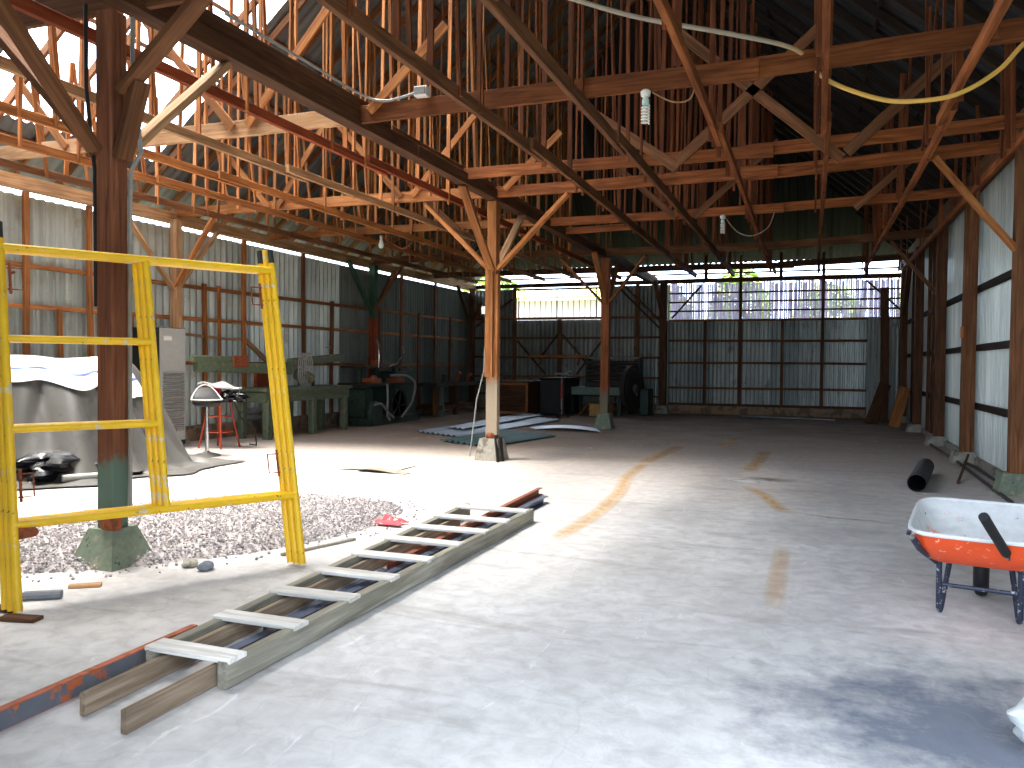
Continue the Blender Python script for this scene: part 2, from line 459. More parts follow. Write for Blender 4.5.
m = MB(); m.beam((XL + .1, YF, 4.12), (XL + .1, 25.7, 4.12), .14, .2, seg=24, wob=.01); m.build('top_plate', W['pale'], wl)
m = MB(); m.beam((XL + .12, 13.55, 1.95), (XL + .12, 14.75, 1.22), .04, .1); m.build('brace', W['pale'], wl)
m = MB(); m.beam((XL + .12, 11.5, 2.0), (XL + .12, 13.4, 1.98), .03, .05, wob=.02, seg=6); m.build('batten', W['pale'], wl)

# right wall
m = MB(); sheet(m, (XR, YF), (XR, 26), .08, 4.72, .11, .036)
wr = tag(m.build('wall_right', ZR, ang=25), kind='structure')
for z in (2.75, 1.83, .9):
    m = MB(); m.beam((XR - .06, YF, z), (XR - .06, 25.5, z), .07, .1, seg=20, wob=.006); m.build('rail', W['black'], wr)
for y in (19.3, 20.0, 22.2, 23.1):
    m = MB(); m.beam((XR - .09, y, .1), (XR - .09, y, 4.3), .07, .1, up=(0, 1, 0)); m.build('stud', W['dark'], wr)
m = MB(); m.beam((XR - .12, YF, 4.45), (XR - .12, 25.6, 4.45), .18, .3, seg=16, wob=.01); m.build('top_plate', W['dark'], wr)
m = MB(); m.box((XR - .12, YF, 0), (XR + .12, 26, .1), .02); m.build('curb', CONC, wr)

# back wall, right bay: sheets below, slats above, open slit under the roof; left bay with a barred opening
m = MB()
sheet(m, (-4.55, YB), (XR, YB), .28, 2.93, .125, .046)
sheet(m, (XL, YB), (-9.5, YB), .28, 4.05, .15, .035)
sheet(m, (-9.5, YB), (-6.25, YB), .28, 3.0, .15, .035)
sheet(m, (-6.3, YB), (-4.3, YB), .28, 4.08, .13, .04)
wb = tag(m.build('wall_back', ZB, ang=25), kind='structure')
m = MB(); m.box((XL, YB - .12, 0), (XR, YB + .12, .28), .015); m.build('curb', CURB, wb)
m = MB(); x = -4.3
while x < XR:
    w = R.uniform(.03, .075); zt = 4.1 + R.uniform(-.06, .03)
    m.beam((x + w / 2, YB + .02, 2.9), (x + w / 2 + R.uniform(-.012, .012), YB + .02, zt), w, .012, up=(0, 1, 0), c=.002)
    x += w + (R.uniform(.001, .008) if R.random() < .8 else R.uniform(.012, .026))
m.build('slat_screen', SLAT, wb)
for z in (3.78, 3.5, 3.22):
    m = MB(); m.beam((-4.3, YB - .05, z), (XR, YB - .05, z), .05, .05); m.build('rail', W['dark'], wb)
for z in (2.93, 2.29, 1.6, .82):
    m = MB(); m.beam((-4.3, YB - .07, z), (XR if z > 2.5 else 1.7, YB - .07, z), .06, .07, seg=10, wob=.008); m.build('rail', W['brown'], wb)
m = MB(); m.beam((-4.3, YB - .08, .3), (XR, YB - .08, .3), .08, .08); m.build('sill_rail', W['dark'], wb)
for (x, zt) in ((-3.17, 2.9), (-2.11, 4.9), (-.88, 2.9), (.25, 4.9), (1.56, 2.95)):
    m = MB(); m.beam((x, YB - .12, .28), (x, YB - .12, zt), .09, .07, up=(0, 1, 0)); m.build('stud', W['dark'], wb)
for (x, zt) in ((-3.17, 4.95), (-.95, 4.95), (1.42, 4.95)):
    m = MB(); m.beam((x, YB - .02, 4.2), (x, YB - .02, zt), .1, .08, up=(0, 1, 0)); m.build('roof_strut', W['dark'], wb)
m = MB(); m.beam((XL, YB - .04, 4.16), (XR, YB - .04, 4.16), .14, .13, seg=12, wob=.006); m.build('top_plate', W['dark'], wb)
m = MB(); m.beam((XL, YB + .1, 4.4), (XR, YB + .1, 4.4), .04, .05); m.build('wire_rail', W['dark'], wb)
for (a, b) in (((-4.2, 3.0), (-3.3, 4.0)), ((1.4, 4.05), (2.45, 3.05))):
    m = MB(); m.beam((a[0], YB - .12, a[1]), (b[0], YB - .12, b[1]), .05, .08, up=(0, 1, 0)); m.build('brace', W['dark'], wb)
for z in (3.05, 2.4, 1.75, 1.1, .5):
    m = MB(); m.beam((XL, YB - .07, z), (-4.4, YB - .07, z), .06, .07, seg=8, wob=.008); m.build('rail', W['brown'], wb)
for x in (-10.2, -9.5, -7.9, -6.25, -5.3):
    m = MB(); m.beam((x, YB - .11, .28), (x, YB - .11, 4.1 if x != -7.9 else 3.0), .11, .08, up=(0, 1, 0)); m.build('stud', W['brown'], wb)
for (a, b) in (((-9.4, 2.3), (-8.4, 1.2)), ((-8.6, 1.7), (-7.9, 2.6)), ((-7.8, 2.5), (-7.0, 1.6)), ((-7.3, 1.2), (-6.3, 2.5)), ((-10.9, 2.8), (-9.6, 3.7)), ((-5.9, 4.0), (-4.6, 2.7))):
    m = MB(); m.beam((a[0], YB - .13, a[1]), (b[0], YB - .13, b[1]), .05, .09, up=(0, 1, 0)); m.build('brace', W['dark'], wb)
m = MB()
m.beam((-9.5, YB - .03, 3.04), (-6.25, YB - .03, 3.04), .1, .06); m.beam((-9.5, YB - .03, 4.03), (-6.25, YB - .03, 4.03), .1, .06)
win = tag(m.build('window_1', W['dark']), kind='structure')
for k in range(17):
    x = -9.4 + 3.1 * k / 16
    m = MB(); m.tube([(x, YB, 3.05), (x, YB, 4.02)], .011 if k % 7 else .024, 6); m.build('bar', MDARK, win)

# unseen front wall left of entrance, placed to shade the floor; gable above
m = MB(); sheet(m, (XL, 1.4), (-1.98, 1.4), 0, 4.5, .15, .02)
wf = tag(m.build('wall_front', ZL, ang=25), kind='structure')
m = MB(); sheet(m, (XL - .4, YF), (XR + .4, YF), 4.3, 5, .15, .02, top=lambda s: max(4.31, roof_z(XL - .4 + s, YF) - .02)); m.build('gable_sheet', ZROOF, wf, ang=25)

# ------------------------------------------------------------------ roof
SKY = [(3.9, 7.1), (7.5, 10.8)]      # missing sheets over the aisle (along Y)
SKX = (-10.7, -5.3)
def slope(name, left):
    m = MB(); pitch, amp = .18, .022
    y = .6; dy = pitch / 4; cols = []
    while y < 26.4:
        ph = (y / pitch) % 1; o = amp * math.sin(2 * PI * ph)
        if left: x0, x1 = -11.5, min(XRIDGE, .706 + 26.25 - y - 11.5)
        else: x0, x1 = 2.9, max(XRIDGE, y - 23.82)
        if (x1 - x0) * (1 if left else -1) < .02: break
        cols.append((y, x0, x1, o)); y += dy
    def pt(x, y, o):
        z = 4.15 + SL * (x + 11.5) if left else 4.35 + SL * (2.9 - x)
        return (x, y, z + o + .12)
    def band(cs, fx):
        vs = []; gs = []
        for (y, x0, x1, o) in cs:
            a, b = fx(x0, x1)
            vs += [pt(a, y, o), pt(b, y, o)]; gs += [(y, a, 0), (y, b, 0)]
        m.add(vs, [[2 * i, 2 * i + 1, 2 * i + 3, 2 * i + 2] for i in range(len(cs) - 1)], gs)
    run = []; mode = None
    for c in cols:
        op = left and any(a <= c[0] <= b for a, b in SKY)
        if mode is not None and op != mode:
            run.append(c); 
            if mode: band(run, lambda a, b: (a, SKX[0])); band(run, lambda a, b: (SKX[1], b))
            else: band(run, lambda a, b: (a, b))
            run = []
        run.append(c); mode = op
    band(run, lambda a, b: (a, b))
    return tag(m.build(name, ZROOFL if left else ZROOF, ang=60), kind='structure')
rl = slope('roof_left', True); rr = slope('roof_right', False)
m = MB(); x = -11.5; cs = []
while x < 2.9:
    o = .022 * math.sin(2 * PI * x / .18)
    yt = (26.706 - 11.5 - x) if x < XRIDGE else (23.57 + x)
    yt = min(yt - .3, 25.9)
    cs.append(((x, 26.1, 4.75 - .085 + o + .1), (x, yt, 4.75 + SL * (26 - yt) + o + .1))); x += .045
m.add([p for c in cs for p in c], [[2 * i, 2 * i + 2, 2 * i + 3, 2 * i + 1] for i in range(len(cs) - 1)], [(p[0], p[1], 0) for c in cs for p in c])
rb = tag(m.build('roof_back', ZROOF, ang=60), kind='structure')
RY = [1.1 + .76 * i for i in range(33)]
for y in RY:
    for left in (True, False):
        if left: x0, x1 = -11.4, min(XRIDGE, .706 + 26 - y - 11.5); z = lambda x: 4.15 + SL * (x + 11.5)
        else: x0, x1 = 2.8, max(XRIDGE, y - 23.57); z = lambda x: 4.35 + SL * (2.9 - x)
        if abs(x1 - x0) < .4: continue
        m = MB(); m.beam((x0, y, z(x0)), (x1, y, z(x1)), .05, .11, seg=3); m.build('rafter', W['brown'] if left else W['black'], rl if left else rr)
for k in range(9):
    x = -10.9 + .82 * k
    ye = min(26.706 - 11.5 - x - .1, 25.6); m = MB(); m.beam((x, .8, 4.15 + SL * (x + 11.5) + .08), (x, ye, 4.15 + SL * (x + 11.5) + .08), .05, .05); m.build('purlin', W['brown'], rl)
    x = 2.3 - .78 * k
    ye = min(23.57 + x - .1, 25.6) if x < 2 else 25.4
    ye = 23.57 + x - .1
    m = MB(); m.beam((x, .8, 4.35 + SL * (2.9 - x) + .08), (x, ye, 4.35 + SL * (2.9 - x) + .08), .05, .05); m.build('purlin', W['black'], rr)
for k in range(15):
    x = -10.6 + .92 * k
    yt = (26.706 - 11.5 - x) if x < XRIDGE else (23.57 + x)
    if yt > 25.2: continue
    m = MB(); m.beam((x, 25.95, 4.75 - .02), (x, yt, 4.75 + SL * (26 - yt) - .02), .05, .11, seg=3); m.build('rafter', W['black'], rb)

# ------------------------------------------------------------------ posts, girder, tie beams
def plinth(mb, x, y, wb_, wt, h):
    vs = [(x + sx * w / 2, y + sy * w / 2, z) for z, w in ((0, wb_), (h, wt)) for sx, sy in ((-1, -1), (1, -1), (1, 1), (-1, 1))]
    mb.add(vs, [[3, 2, 1, 0], [4, 5, 6, 7]] + [[k, (k + 1) % 4, 4 + (k + 1) % 4, 4 + k] for k in range(4)])
def brace(parent, a, b, mat, w=.055, h=.13, up=(0, 0, 1)):
    m = MB(); m.beam(a, b, w, h, up=up, seg=3, wob=.004); return m.build('knee_brace', mat, parent)

# nearest inner post
XP = -4.85
p1 = thing('timber_post', 'thick brown timber post with green painted foot rising behind the yellow scaffold frames', 'post', (XP, 4.5, 0))
m = MB(); plinth(m, XP, 4.5, .42, .23, .27); m.build('plinth', CONCG, p1)
m = MB(); m.beam((XP, 4.5, .25), (XP, 4.5, 4.04), .15, .15, up=(0, 1, 0), c=.008, seg=10, wob=.002); m.build('shaft', POST, p1)
m = MB(); m.tube([(XP + .095, 4.57, .35), (XP + .095, 4.57, 2.0), (XP + .095, 4.58, 2.9), (XP + .16, 4.62, 3.05), (XP + .1, 4.6, 3.6), (XP + .1, 4.6, 4.04)], .016, 8); m.build('conduit', GREYM, p1)
m = MB(); m.tube([(XP - .16, 4.42, 4.1), (XP - .155, 4.42, 3.5), (XP - .13, 4.44, 3.1), (XP - .11, 4.45, 2.9), (XP - .105, 4.45, 1.9)], .014, 8); m.build('cable', BLK, p1)
m = MB(); m.box((XP + .03, 4.36, .27), (XP + .15, 4.44, .42), .02); m.build('rusty_bracket', RUSTO, p1)
brace(p1, (XP - .1, 4.5, 3.02), (XP - 1.45, 4.5, 4.33), W['brown'], .06, .14, (0, 1, 0))
brace(p1, (XP + .1, 4.5, 2.98), (XP + .32, 4.46, 3.5), W['brown'], .06, .14, (0, 1, 0))
brace(p1, (XP + .2, 4.42, 3.42), (XP + 1.0, 4.42, 4.08), W['brown'], .06, .13, (0, 1, 0))
brace(p1, (XP, 4.6, 3.03), (XP + .1, 5.6, 4.05), W['pale'], .06, .12, (1, 0, 0))
brace(p1, (XP - .05, 4.4, 3.03), (XP - .05, 3.4, 4.05), W['brown'], .06, .12, (1, 0, 0))

p2 = thing('timber_post', 'slim orange timber post with worn grey foot standing amid the loose roofing sheets', 'post', (XG, 11.65, 0))
m = MB(); plinth(m, XG, 11.65, .42, .3, .34); m.build('plinth', CONC, p2)
m = MB(); m.beam((XG, 11.65, .32), (XG, 11.65, 4.04), .15, .15, up=(0, 1, 0), seg=10, wob=.004)
m.beam((XG + .095, 11.62, .4), (XG + .095, 11.62, 2.9), .04, .12, up=(0, 1, 0)); m.build('shaft', POSTG, p2)
m = MB(); m.beam((XG - .02, 11.55, 1.3), (XG - .02, 11.55, 3.0), .13, .05, up=(0, 1, 0)); m.build('splice_board', W['orange'], p2)
m = MB(); m.beam((XG + .16, 11.6, .36), (XG + .24, 11.5, .0), .02, .12, up=(0, 1, 0)); m.beam((XG + .12, 11.5, .36), (XG + .22, 11.36, .0), .02, .08, up=(0, 1, 0)); m.build('metal_strap', MDARK, p2)
m = MB(); m.lathe((XG, 11.65, .34), [(.1, 0), (.11, .03), (.1, .07), (.085, .09)], 10); m.build('rusty_collar', RUSTO, p2)
m = MB(); m.tube([(XG - .1, 11.57, 1.75), (XG - .1, 11.55, 1.4), (XG - .2, 11.5, .95), (XG - .24, 11.46, .5), (XG - .27, 11.4, .06)], .012, 6); m.build('wire', GREYM, p2)
m = MB(); m.box((XG - .14, 11.52, 2.28), (XG - .08, 11.58, 2.4)); m.build('switch', WHITE, p2)
brace(p2, (XG - .07, 11.65, 2.98), (-5.88, 11.65, 4.06), W['orange'], up=(0, 1, 0))
brace(p2, (XG + .07, 11.65, 2.98), (-3.5, 11.65, 4.08), W['orange'], up=(0, 1, 0))
brace(p2, (XG, 11.57, 2.96), (XG, 10.45, 4.04), W['orange'], .06, .12, (1, 0, 0))
brace(p2, (XG, 11.73, 2.96), (XG, 12.95, 4.06), W['pale'], .06, .12, (1, 0, 0))

p3 = thing('timber_post', 'reddish timber post with olive flared foot in front of the old planing machine', 'post', (XG + .08, 18.6, 0))
X3 = XG + .08
m = MB(); plinth(m, X3, 18.6, .42, .26, .36); m.build('plinth', CONCG, p3)
m = MB(); m.beam((X3, 18.6, .34), (X3, 18.6, 4.04), .19, .19, up=(0, 1, 0), seg=8, wob=.004); m.build('shaft', POSTB, p3)
brace(p3, (X3 - .07, 18.6, 2.98), (-5.75, 18.6, 4.05), W['orange'], up=(0, 1, 0))
brace(p3, (X3 + .07, 18.6, 2.98), (-3.7, 18.6, 4.05), W['orange'], up=(0, 1, 0))
brace(p3, (X3, 18.5, 2.96), (X3, 17.5, 4.04), W['orange'], .06, .12, (1, 0, 0))
brace(p3, (X3, 18.7, 2.96), (X3, 19.8, 4.06), W['brown'], .06, .12, (1, 0, 0))

p4 = thing('timber_post', 'dark timber post where the slat screen meets the barred bay on the far wall', 'post', (-4.42, 25.3, 0))
m = MB(); plinth(m, -4.42, 25.25, .4, .3, .25); m.build('plinth', CONC, p4)
m = MB(); m.beam((-4.42, 25.25, .2), (-4.42, 25.25, 4.1), .2, .2, up=(0, 1, 0)); m.build('shaft', W['dark'], p4)
brace(p4, (-4.42, 25.15, 3.0), (-4.5, 24.1, 4.05), W['dark'], .06, .12, (1, 0, 0))
brace(p4, (-4.52, 25.25, 2.9), (-5.7, 25.25, 4.05), W['dark'], .06, .12, (0, 1, 0))

RW_Y = [11.02, 14.4, 17.45, 20.9, 24.2]
RW_L = ['brown timber wall post nearest on the right, cut by the picture edge above the wheelbarrow',
        'brown timber post against the right wall, second back from the wheelbarrow',
        'timber post against the right wall with a brace up to the far tie beam',
        'dark timber post on the right wall, second from the far corner',
        'dark timber post on the right wall next to the far corner']
for y, lb in zip(RW_Y, RW_L):
    x = XR - .2
    p = thing('wall_post', lb, 'post', (x, y, 0), 'posts along the right wall')
    m = MB(); plinth(m, x - .04, y, .38, .28, .18 if y > 12 else .26); m.build('plinth', CONCG if y < 12 else CONC, p)
    m = MB(); m.beam((x, y, .18), (x, y, 4.32), .18, .2, up=(0, 1, 0), seg=6, wob=.005); m.build('shaft', W['brown'] if y < 16 else W['dark'], p)
    if y < 12: brace(p, (x - .06, y, 2.9), (1.35, y, 4.06), W['orange'], .06, .14, (0, 1, 0))
    if 17 < y < 19: brace(p, (x - .06, y + .15, 2.95), (1.45, y + .6, 4.06), W['brown'], .06, .12, (0, 1, 0))
    if y > 24: brace(p, (x, y - .06, 2.9), (x, y - 1.3, 4.3), W['dark'], .06, .12, (1, 0, 0))
    if 14 < y < 15:
        m = MB(); m.box((x - .12, y - .1, 1.98), (x - .07, y + .02, 2.16)); m.build('switch_box', plain('box_orange', srgb(190, 110, 50)), p)

LW = [(11.45, W['pale'], 'pale timber post on the left wall behind the grey cabinet, with a knee brace'),
      (18.4, GREENWOOD, 'green painted timber post on the left wall above the old machine, with a green brace'),
      (24.9, W['dark'], 'dark timber post in the far left corner of the shed')]
for y, mt, lb in LW:
    x = XL + .28
    p = thing('wall_post', lb, 'post', (x, y, 0))
    m = MB(); plinth(m, x, y, .34, .24, .2); m.build('plinth', CONC, p)
    if mt is GREENWOOD:
        m = MB(); m.beam((x, y, 2.7), (x, y, 4.06), .18, .18, up=(0, 1, 0)); m.build('painted_shaft', mt, p)
        m = MB(); m.beam((x, y, .18), (x, y, 2.7), .18, .18, up=(0, 1, 0)); m.build('shaft', W['rust'], p)
    else:
        m = MB(); m.beam((x, y, .18), (x, y, 4.06), .15, .15, up=(0, 1, 0)); m.build('shaft', mt, p)
    brace(p, (x + .04, y - .05, 2.85), (x + .9, y - .05, 4.06), W['orange'] if y < 12 else W['brown'], .05, .11, (0, 1, 0))
    brace(p, (x, y - .06, 2.8), (x, y - 1.2, 4.03), mt if y > 12 else W['pale'], .05, .11, (1, 0, 0))
    brace(p, (x, y + .06, 2.85), (x, y + 1.1, 4.03), W['brown'] if y > 12 else W['pale'], .05, .11, (1, 0, 0))

# pole leaning in the far right corner
g = thing('girder', 'heavy dark timber girder running lengthwise over the inner posts', 'girder', (XG, 13, 4.05))
m = MB(); m.beam((XG, 1.0, 4.12), (XG, 25.5, 4.14), .17, .16, seg=20, wob=.01); m.build('lower_beam', W['dark'], g)
m = MB(); m.beam((XG, 1.0, 4.27), (XG, 8.25, 4.29), .16, .14, seg=6, wob=.006); m.build('upper_beam', W['dark'], g)
m = MB(); m.beam((XG + .02, 8.35, 4.245), (XG + .02, 25.5, 4.25), .05, .1, seg=10, wob=.006); m.build('upper_board', W['brown'], g)
m = MB(); m.beam((XG + .1, 8.9, 4.12), (XG + .1, 10.7, 4.11), .03, .16); m.build('splice_board', W['dark'], g)

TB = [(4.62, -11, XR, W['brown'], .05, .2, 'tie beam over the nearest post at the very top left of the picture'),
      (7.6, -11, XR + .0, W['nave'], .05, .185, 'tie beam at upper right with the large spiral bulb and thick cable hanging from it'),
      (10.4, XG, 2.3, W['nave'], .05, .15, 'tie beam carrying a W of diagonal boards, just behind the one on the slim orange post'),
      (11.62, -11, 2.4, W['nave'], .06, .17, 'long tie beam resting on the slim orange post and crossing the whole shed'),
      (14.3, -11, 2.3, W['nave'], .05, .15, 'tie beam with the second small spiral bulb hanging under it'),
      (15.3, XG, -3.2, W['nave'], .05, .13, 'short stub of tie beam right of the girder between the two orange posts'),
      (18.62, -11, 2.4, W['brown'], .07, .17, 'far tie beam resting on the reddish post before the planing machine'),
      (22.2, -11, 2.4, W['dark'], .06, .16, 'dark tie beam behind the reddish post, close to the far wall')]
for (y, x0, x1, mt, w, h, lb) in TB:
    t = thing('tie_beam', lb, 'beam', ((x0 + x1) / 2, y, ZC), 'tie beams')
    z = ZC + h / 2 + .02
    up = .12 if x1 > 2 else 0
    if x0 < -10:
        m = MB(); m.beam((x0, y, z + .04), (XG - .05, y, z), w, h, seg=8, wob=.012); m.build('beam', W['pale'] if 7 < y < 9 else W['orange'] if 9 < y < 15 else mt, t)
        x0 = XG + .05
    m = MB()
    if up:
        m.beam((x0, y, z), (-.5, y, z - .01), w, h, seg=6, wob=.012); m.beam((-.9, y + w * .9, z), (x1, y + w * .9, z + up), w, h, seg=6, wob=.01)
    else: m.beam((x0, y, z), (x1, y, z), w, h, seg=4, wob=.01)
    m.build('beam', mt, t)
    if y == 10.4:
        for (a, b) in (((-1.66, 4.02), (-2.95, 4.95)), ((-1.66, 4.1), (.1, 5.65)), ((.28, 3.98), (-1.75, 5.8)), ((.33, 4.05), (1.9, 5.5))):
            m = MB(); m.beam((a[0], y - .05, a[1]), (b[0], y - .05, b[1]), .03, .13, up=(0, 1, 0), roll=PI / 2); m.build('diagonal_board', W['brown'], t)
    if y == 14.3:
        for (a, b) in (((-2.0, 4.1), (-.6, 5.3)), ((-2.3, 4.1), (-3.5, 5.2)), ((-6.5, 4.1), (-7.6, 5.1)), ((.6, 4.1), (1.6, 5.0))):
            m = MB(); m.beam((a[0], y - .04, a[1]), (b[0], y - .04, b[1]), .03, .11, up=(0, 1, 0), roll=PI / 2); m.build('diagonal_board', W['brown'], t)
    if y == 7.6 or y == 11.62:
        for (a, b) in (((-6.3, 4.2), (-7.6, 5.6)), ((-6.1, 4.2), (-5.0, 5.4)), ((-8.9, 4.2), (-9.8, 5.2)), ((-8.7, 4.2), (-7.7, 5.6)), ((-4.5, 4.2), (-3.6, 5.0))):
            m = MB(); m.beam((a[0], y - .05, a[1]), (b[0], y - .05, b[1]), .03, .1, up=(0, 1, 0), roll=PI / 2); m.build('diagonal_board', W['orange'], t)

# lengthwise runners hung from the rafters by thin boards
ORD = ['first', 'second', 'third', 'fourth', 'fifth', 'sixth', 'seventh']
def runner(x, mt, hm, label, wob=.015, w=.055, h=.1, y1=22.6, off=0.0, dens=1.0, sl=.9, spread=.3):
    zr = 4.0
    t = thing('ceiling_runner', label, 'runner', (x, 12, zr), 'runners hung under the roof')
    m = MB(); m.beam((x, 1.6, zr), (x, 9.2, zr), w, h, seg=12, wob=wob); m.beam((x + w * .8, 8.7, zr + .02), (x + w * .8, y1, zr + .01), w, h, seg=16, wob=wob)
    m.build('runner_board', mt, t)
    for y in RY:
        if y < 3.6 or y > y1 - .3: continue
        yy = y + off
        zt = roof_z(x, yy) - .04
        if zt > 4.35 and R.random() < dens:
            m = MB(); s = R.choice((-1, 1))
            m.beam((x + s * .045 + R.uniform(-.02, .02), yy + R.uniform(-.06, .06), zr - .05), (x + s * .045 + R.uniform(-.06, .06), yy + .05, zt), .028, R.uniform(.04, .065), up=(0, 1, 0), c=.002, roll=R.choice((0, PI / 2)))
            m.build('hanger', hm, t)
        if R.random() < sl:
            y2 = yy + R.uniform(.28, .46); zt = roof_z(x, y2) - .04
            if zt > 4.6:
                m = MB(); s = R.choice((-1, 1))
                m.beam((x + s * .05, y2, zr - .04), (x + s * .05 + R.uniform(-spread, spread), yy + R.uniform(.0, .12), zt), .026, R.uniform(.04, .06), up=(0, 1, 0), c=.002, roll=R.choice((0, PI / 2)))
                m.build('hanger', hm, t)
    return t
for k, x in enumerate((-3.12, -2.1, -1.03, .05, 1.17, 2.05)):
    runner(x, W['brown'] if k < 2 else W['nave'], W['hang'], 'lengthwise roof runner with thin hanging boards, %s to the right of the girder' % ORD[k], .02 if k == 2 else .012, h=.13 if k < 2 else .1, off=.11 * k, dens=(.9, .85, .8, .5, .7, .5)[k], sl=(.7, .6, .5, .15, .45, .3)[k], spread=(.25, .2, .12, .03, .12, .1)[k])
for k, x in enumerate((-5.25, -6.45, -7.55, -8.6, -9.7)):
    runner(x, (W['rust'], W['pale'], W['orange'], W['orange'], W['brown'])[k], W['orange'], 'lengthwise roof runner with thin hanging boards, %s to the left of the girder' % ORD[k], .012, off=.09 * k, dens=.85, sl=.6, spread=.2)

# ------------------------------------------------------------------ scaffold frames
A0 = fl(18, 616); B0 = fl(303, 567); D = (B0 - A0).normalized(); NM = V((-D.y, D.x, 0)); LEAN = .235
UP = V((0, 0, math.cos(LEAN))) + NM * math.sin(LEAN); PN = D.cross(UP)
if PN.dot(NM) < 0: PN = -PN
def scaffold(k, label):
    off = NM * (.056 * k) + D * (-.02 * k) + V((0, 0, .02))
    P = lambda a, b, c=0.0: A0 + off + D * a + UP * (b) + PN * c
    Wd, r = 1.80, .026
    t = thing('scaffold_frame', label, 'scaffold frame', tuple(A0 + off), 'yellow scaffold frames')
    for a in (0.0, Wd):
        m = MB(); m.tube([P(a, 0), P(a, 2.31)], r, 12); m.build('leg', YEL, t)
        m = MB(); m.tube([P(a, 2.31), P(a, 2.42)], r * .8, 10); m.build('coupling_pin', PIN if (a > 1 or k == 0) and k != 1 else YEL, t)
    m = MB(); m.tube([P(0, 2.255), P(Wd, 2.255)], r, 12); m.build('top_bar', YEL, t)
    m = MB(); m.tube([P(0, .51), P(Wd, .51)], r, 12); m.build('lower_bar', YEL, t)
    m = MB(); m.tube([P(.88, .51), P(.87, 2.255)], r * .92, 12); m.build('inner_tube', YEL, t)
    for b in (1.66, 1.09):
        m = MB(); m.tube([P(0, b), P(.88, b)], r * .92, 12); m.build('rung', YEL, t)
    for a, b in ((Wd - .06, 2.04), (Wd - .06, .74), (.06, 2.04), (.06, .74)):
        if (k == 1) or (k == 0 and a > 1) or (k == 2 and a < 1): continue
        s = -1 if a > 1 else 1
        m = MB()
        m.tube([P(a + s * -.035, b - .07, -.03), P(a + s * .05, b - .07, -.03), P(a + s * .05, b + .07, -.03), P(a + s * -.035, b + .07, -.03)], .006, 6)
        m.tube([P(a - s * .02, b - .1, -.035), P(a - s * .02, b + .1, -.035)], .009, 6)
        m.tube([P(a - s * .02, b + .03, -.035), P(a + s * .0, b + .03, -.07)], .008, 6)
        m.build('brace_lock', RUSTO, t)
    if k == 0:
        m = MB(); m.prism([P(.02, .42, -.02), P(.11, .43, -.02), P(.13, .455, -.02), P(.11, .485, -.02), P(.02, .49, -.02)], PN * .01); m.build('steel_tab', RUSTO, t)
    return t
scaffold(0, 'front yellow scaffold frame of the leaning stack, nearest the ladder')
scaffold(1, 'yellow scaffold frame directly behind the front one in the leaning stack')
scaffold(2, 'rearmost yellow scaffold frame, closest to the green-footed post')
for k, (u, v, lb) in enumerate(((22, 621, 'dark wooden shim under the front left foot of the scaffold'), (2, 611, 'dark wooden shim half cut off by the left picture edge'))):
    c = fl(u, v); m = MB(); m.beam(c + D * -.02 - V((.12, 0, -.012)), c + V((.09, .03, .012)), .09, .022)
    single(m, 'wood_shim', W['dark'], lb, 'wood piece', tuple(c))

# ------------------------------------------------------------------ ladders and steel lying on the floor
def ladder(name, label, xl0, xr0, xl1, xr1, y0, y1, z0, hh, ww, rungs, mt, rmat, group):
    t = thing(name, label, 'ladder', ((xl0 + xr0) / 2, y0, z0), group)
    for (xa, xb) in ((xl0, xl1), (xr0, xr1)):
        m = MB(); m.beam((xa, y0, z0 + hh / 2), (xb, y1, z0 + hh / 2), ww, hh, seg=8, wob=.004); m.build('side_rail', mt, t)
    for k in range(rungs[2]):
        f = (rungs[0] + (rungs[1] - rungs[0]) * k / (rungs[2] - 1) - y0) / (y1 - y0)
        xa, xb = xl0 + (xl1 - xl0) * f, xr0 + (xr1 - xr0) * f; y = y0 + (y1 - y0) * f
        m = MB(); zz = z0 + hh + .002
        if rungs[3]: m.beam((xa - .03, y + R.uniform(-.02, .02), zz), (xb + .03, y + R.uniform(-.02, .02), zz), .125, .024)
        else: m.beam((xa, y, z0 + hh * .55), (xb, y, z0 + hh * .55), .03, .05)
        m.build('rung', rmat, t)
    return t
ladder('timber_ladder', 'worn grey timber ladder lying flat on the concrete, plank rungs lit white', -2.93, -2.50, -3.16, -2.50, 2.93, 7.2, .004, .125, .055, (2.99, 7.0, 9, True), W['grey'], W['white'], None)
def bar(name, a, b, w, h, mat, label, cat, group=None, seg=6, wob=.003):
    a = V((*a, h / 2)); b = V((*b, h / 2)); m = MB(); m.beam(a, b, w, h, seg=seg, wob=wob)
    return single(m, name, mat, label, cat, (a.x, a.y, 0), group)
bar('timber_plank', (-2.86, 2.49), (-3.03, 6.7), .03, .1, W['plank'], 'brown plank on edge poking out of the ladder beside the rusty channel', 'plank')
bar('timber_plank', (-2.57, 2.43), (-2.575, 5.6), .03, .1, W['plank'], 'brown plank on edge poking out of the ladder at its open right side', 'plank')
def channel(name, a, b, w, h, mat, label, th=.008):
    a = V((*a, 0)); b = V((*b, 0)); d = (b - a).normalized(); s = V((-d.y, d.x, 0))
    m = MB()
    pr_ = [(-w / 2, 0), (w / 2, 0), (w / 2, th), (-w / 2 + th, th), (-w / 2 + th, h - th), (w / 2, h - th), (w / 2, h), (-w / 2, h)]
    m.prism([a + s * -x + V((0, 0, z)) for x, z in pr_], b - a)
    return single(m, name, mat, label, 'steel bar', tuple(a))
REDBAR = plain('red_paint_rust', srgb(176, 96, 70), .7, spots=[(srgb(150, 84, 48), .55, 9)], scale=6)
BARSIDE = plain('bar_side', srgb(92, 96, 104), .6, spots=[(srgb(176, 92, 54), .56, 9), (srgb(140, 110, 60), .66, 12)], scale=6)
rc = thing('steel_channel', 'rusty red and grey steel channel along the outer left side of the ladder', 'steel bar', (-3.06, 1.9, 0))
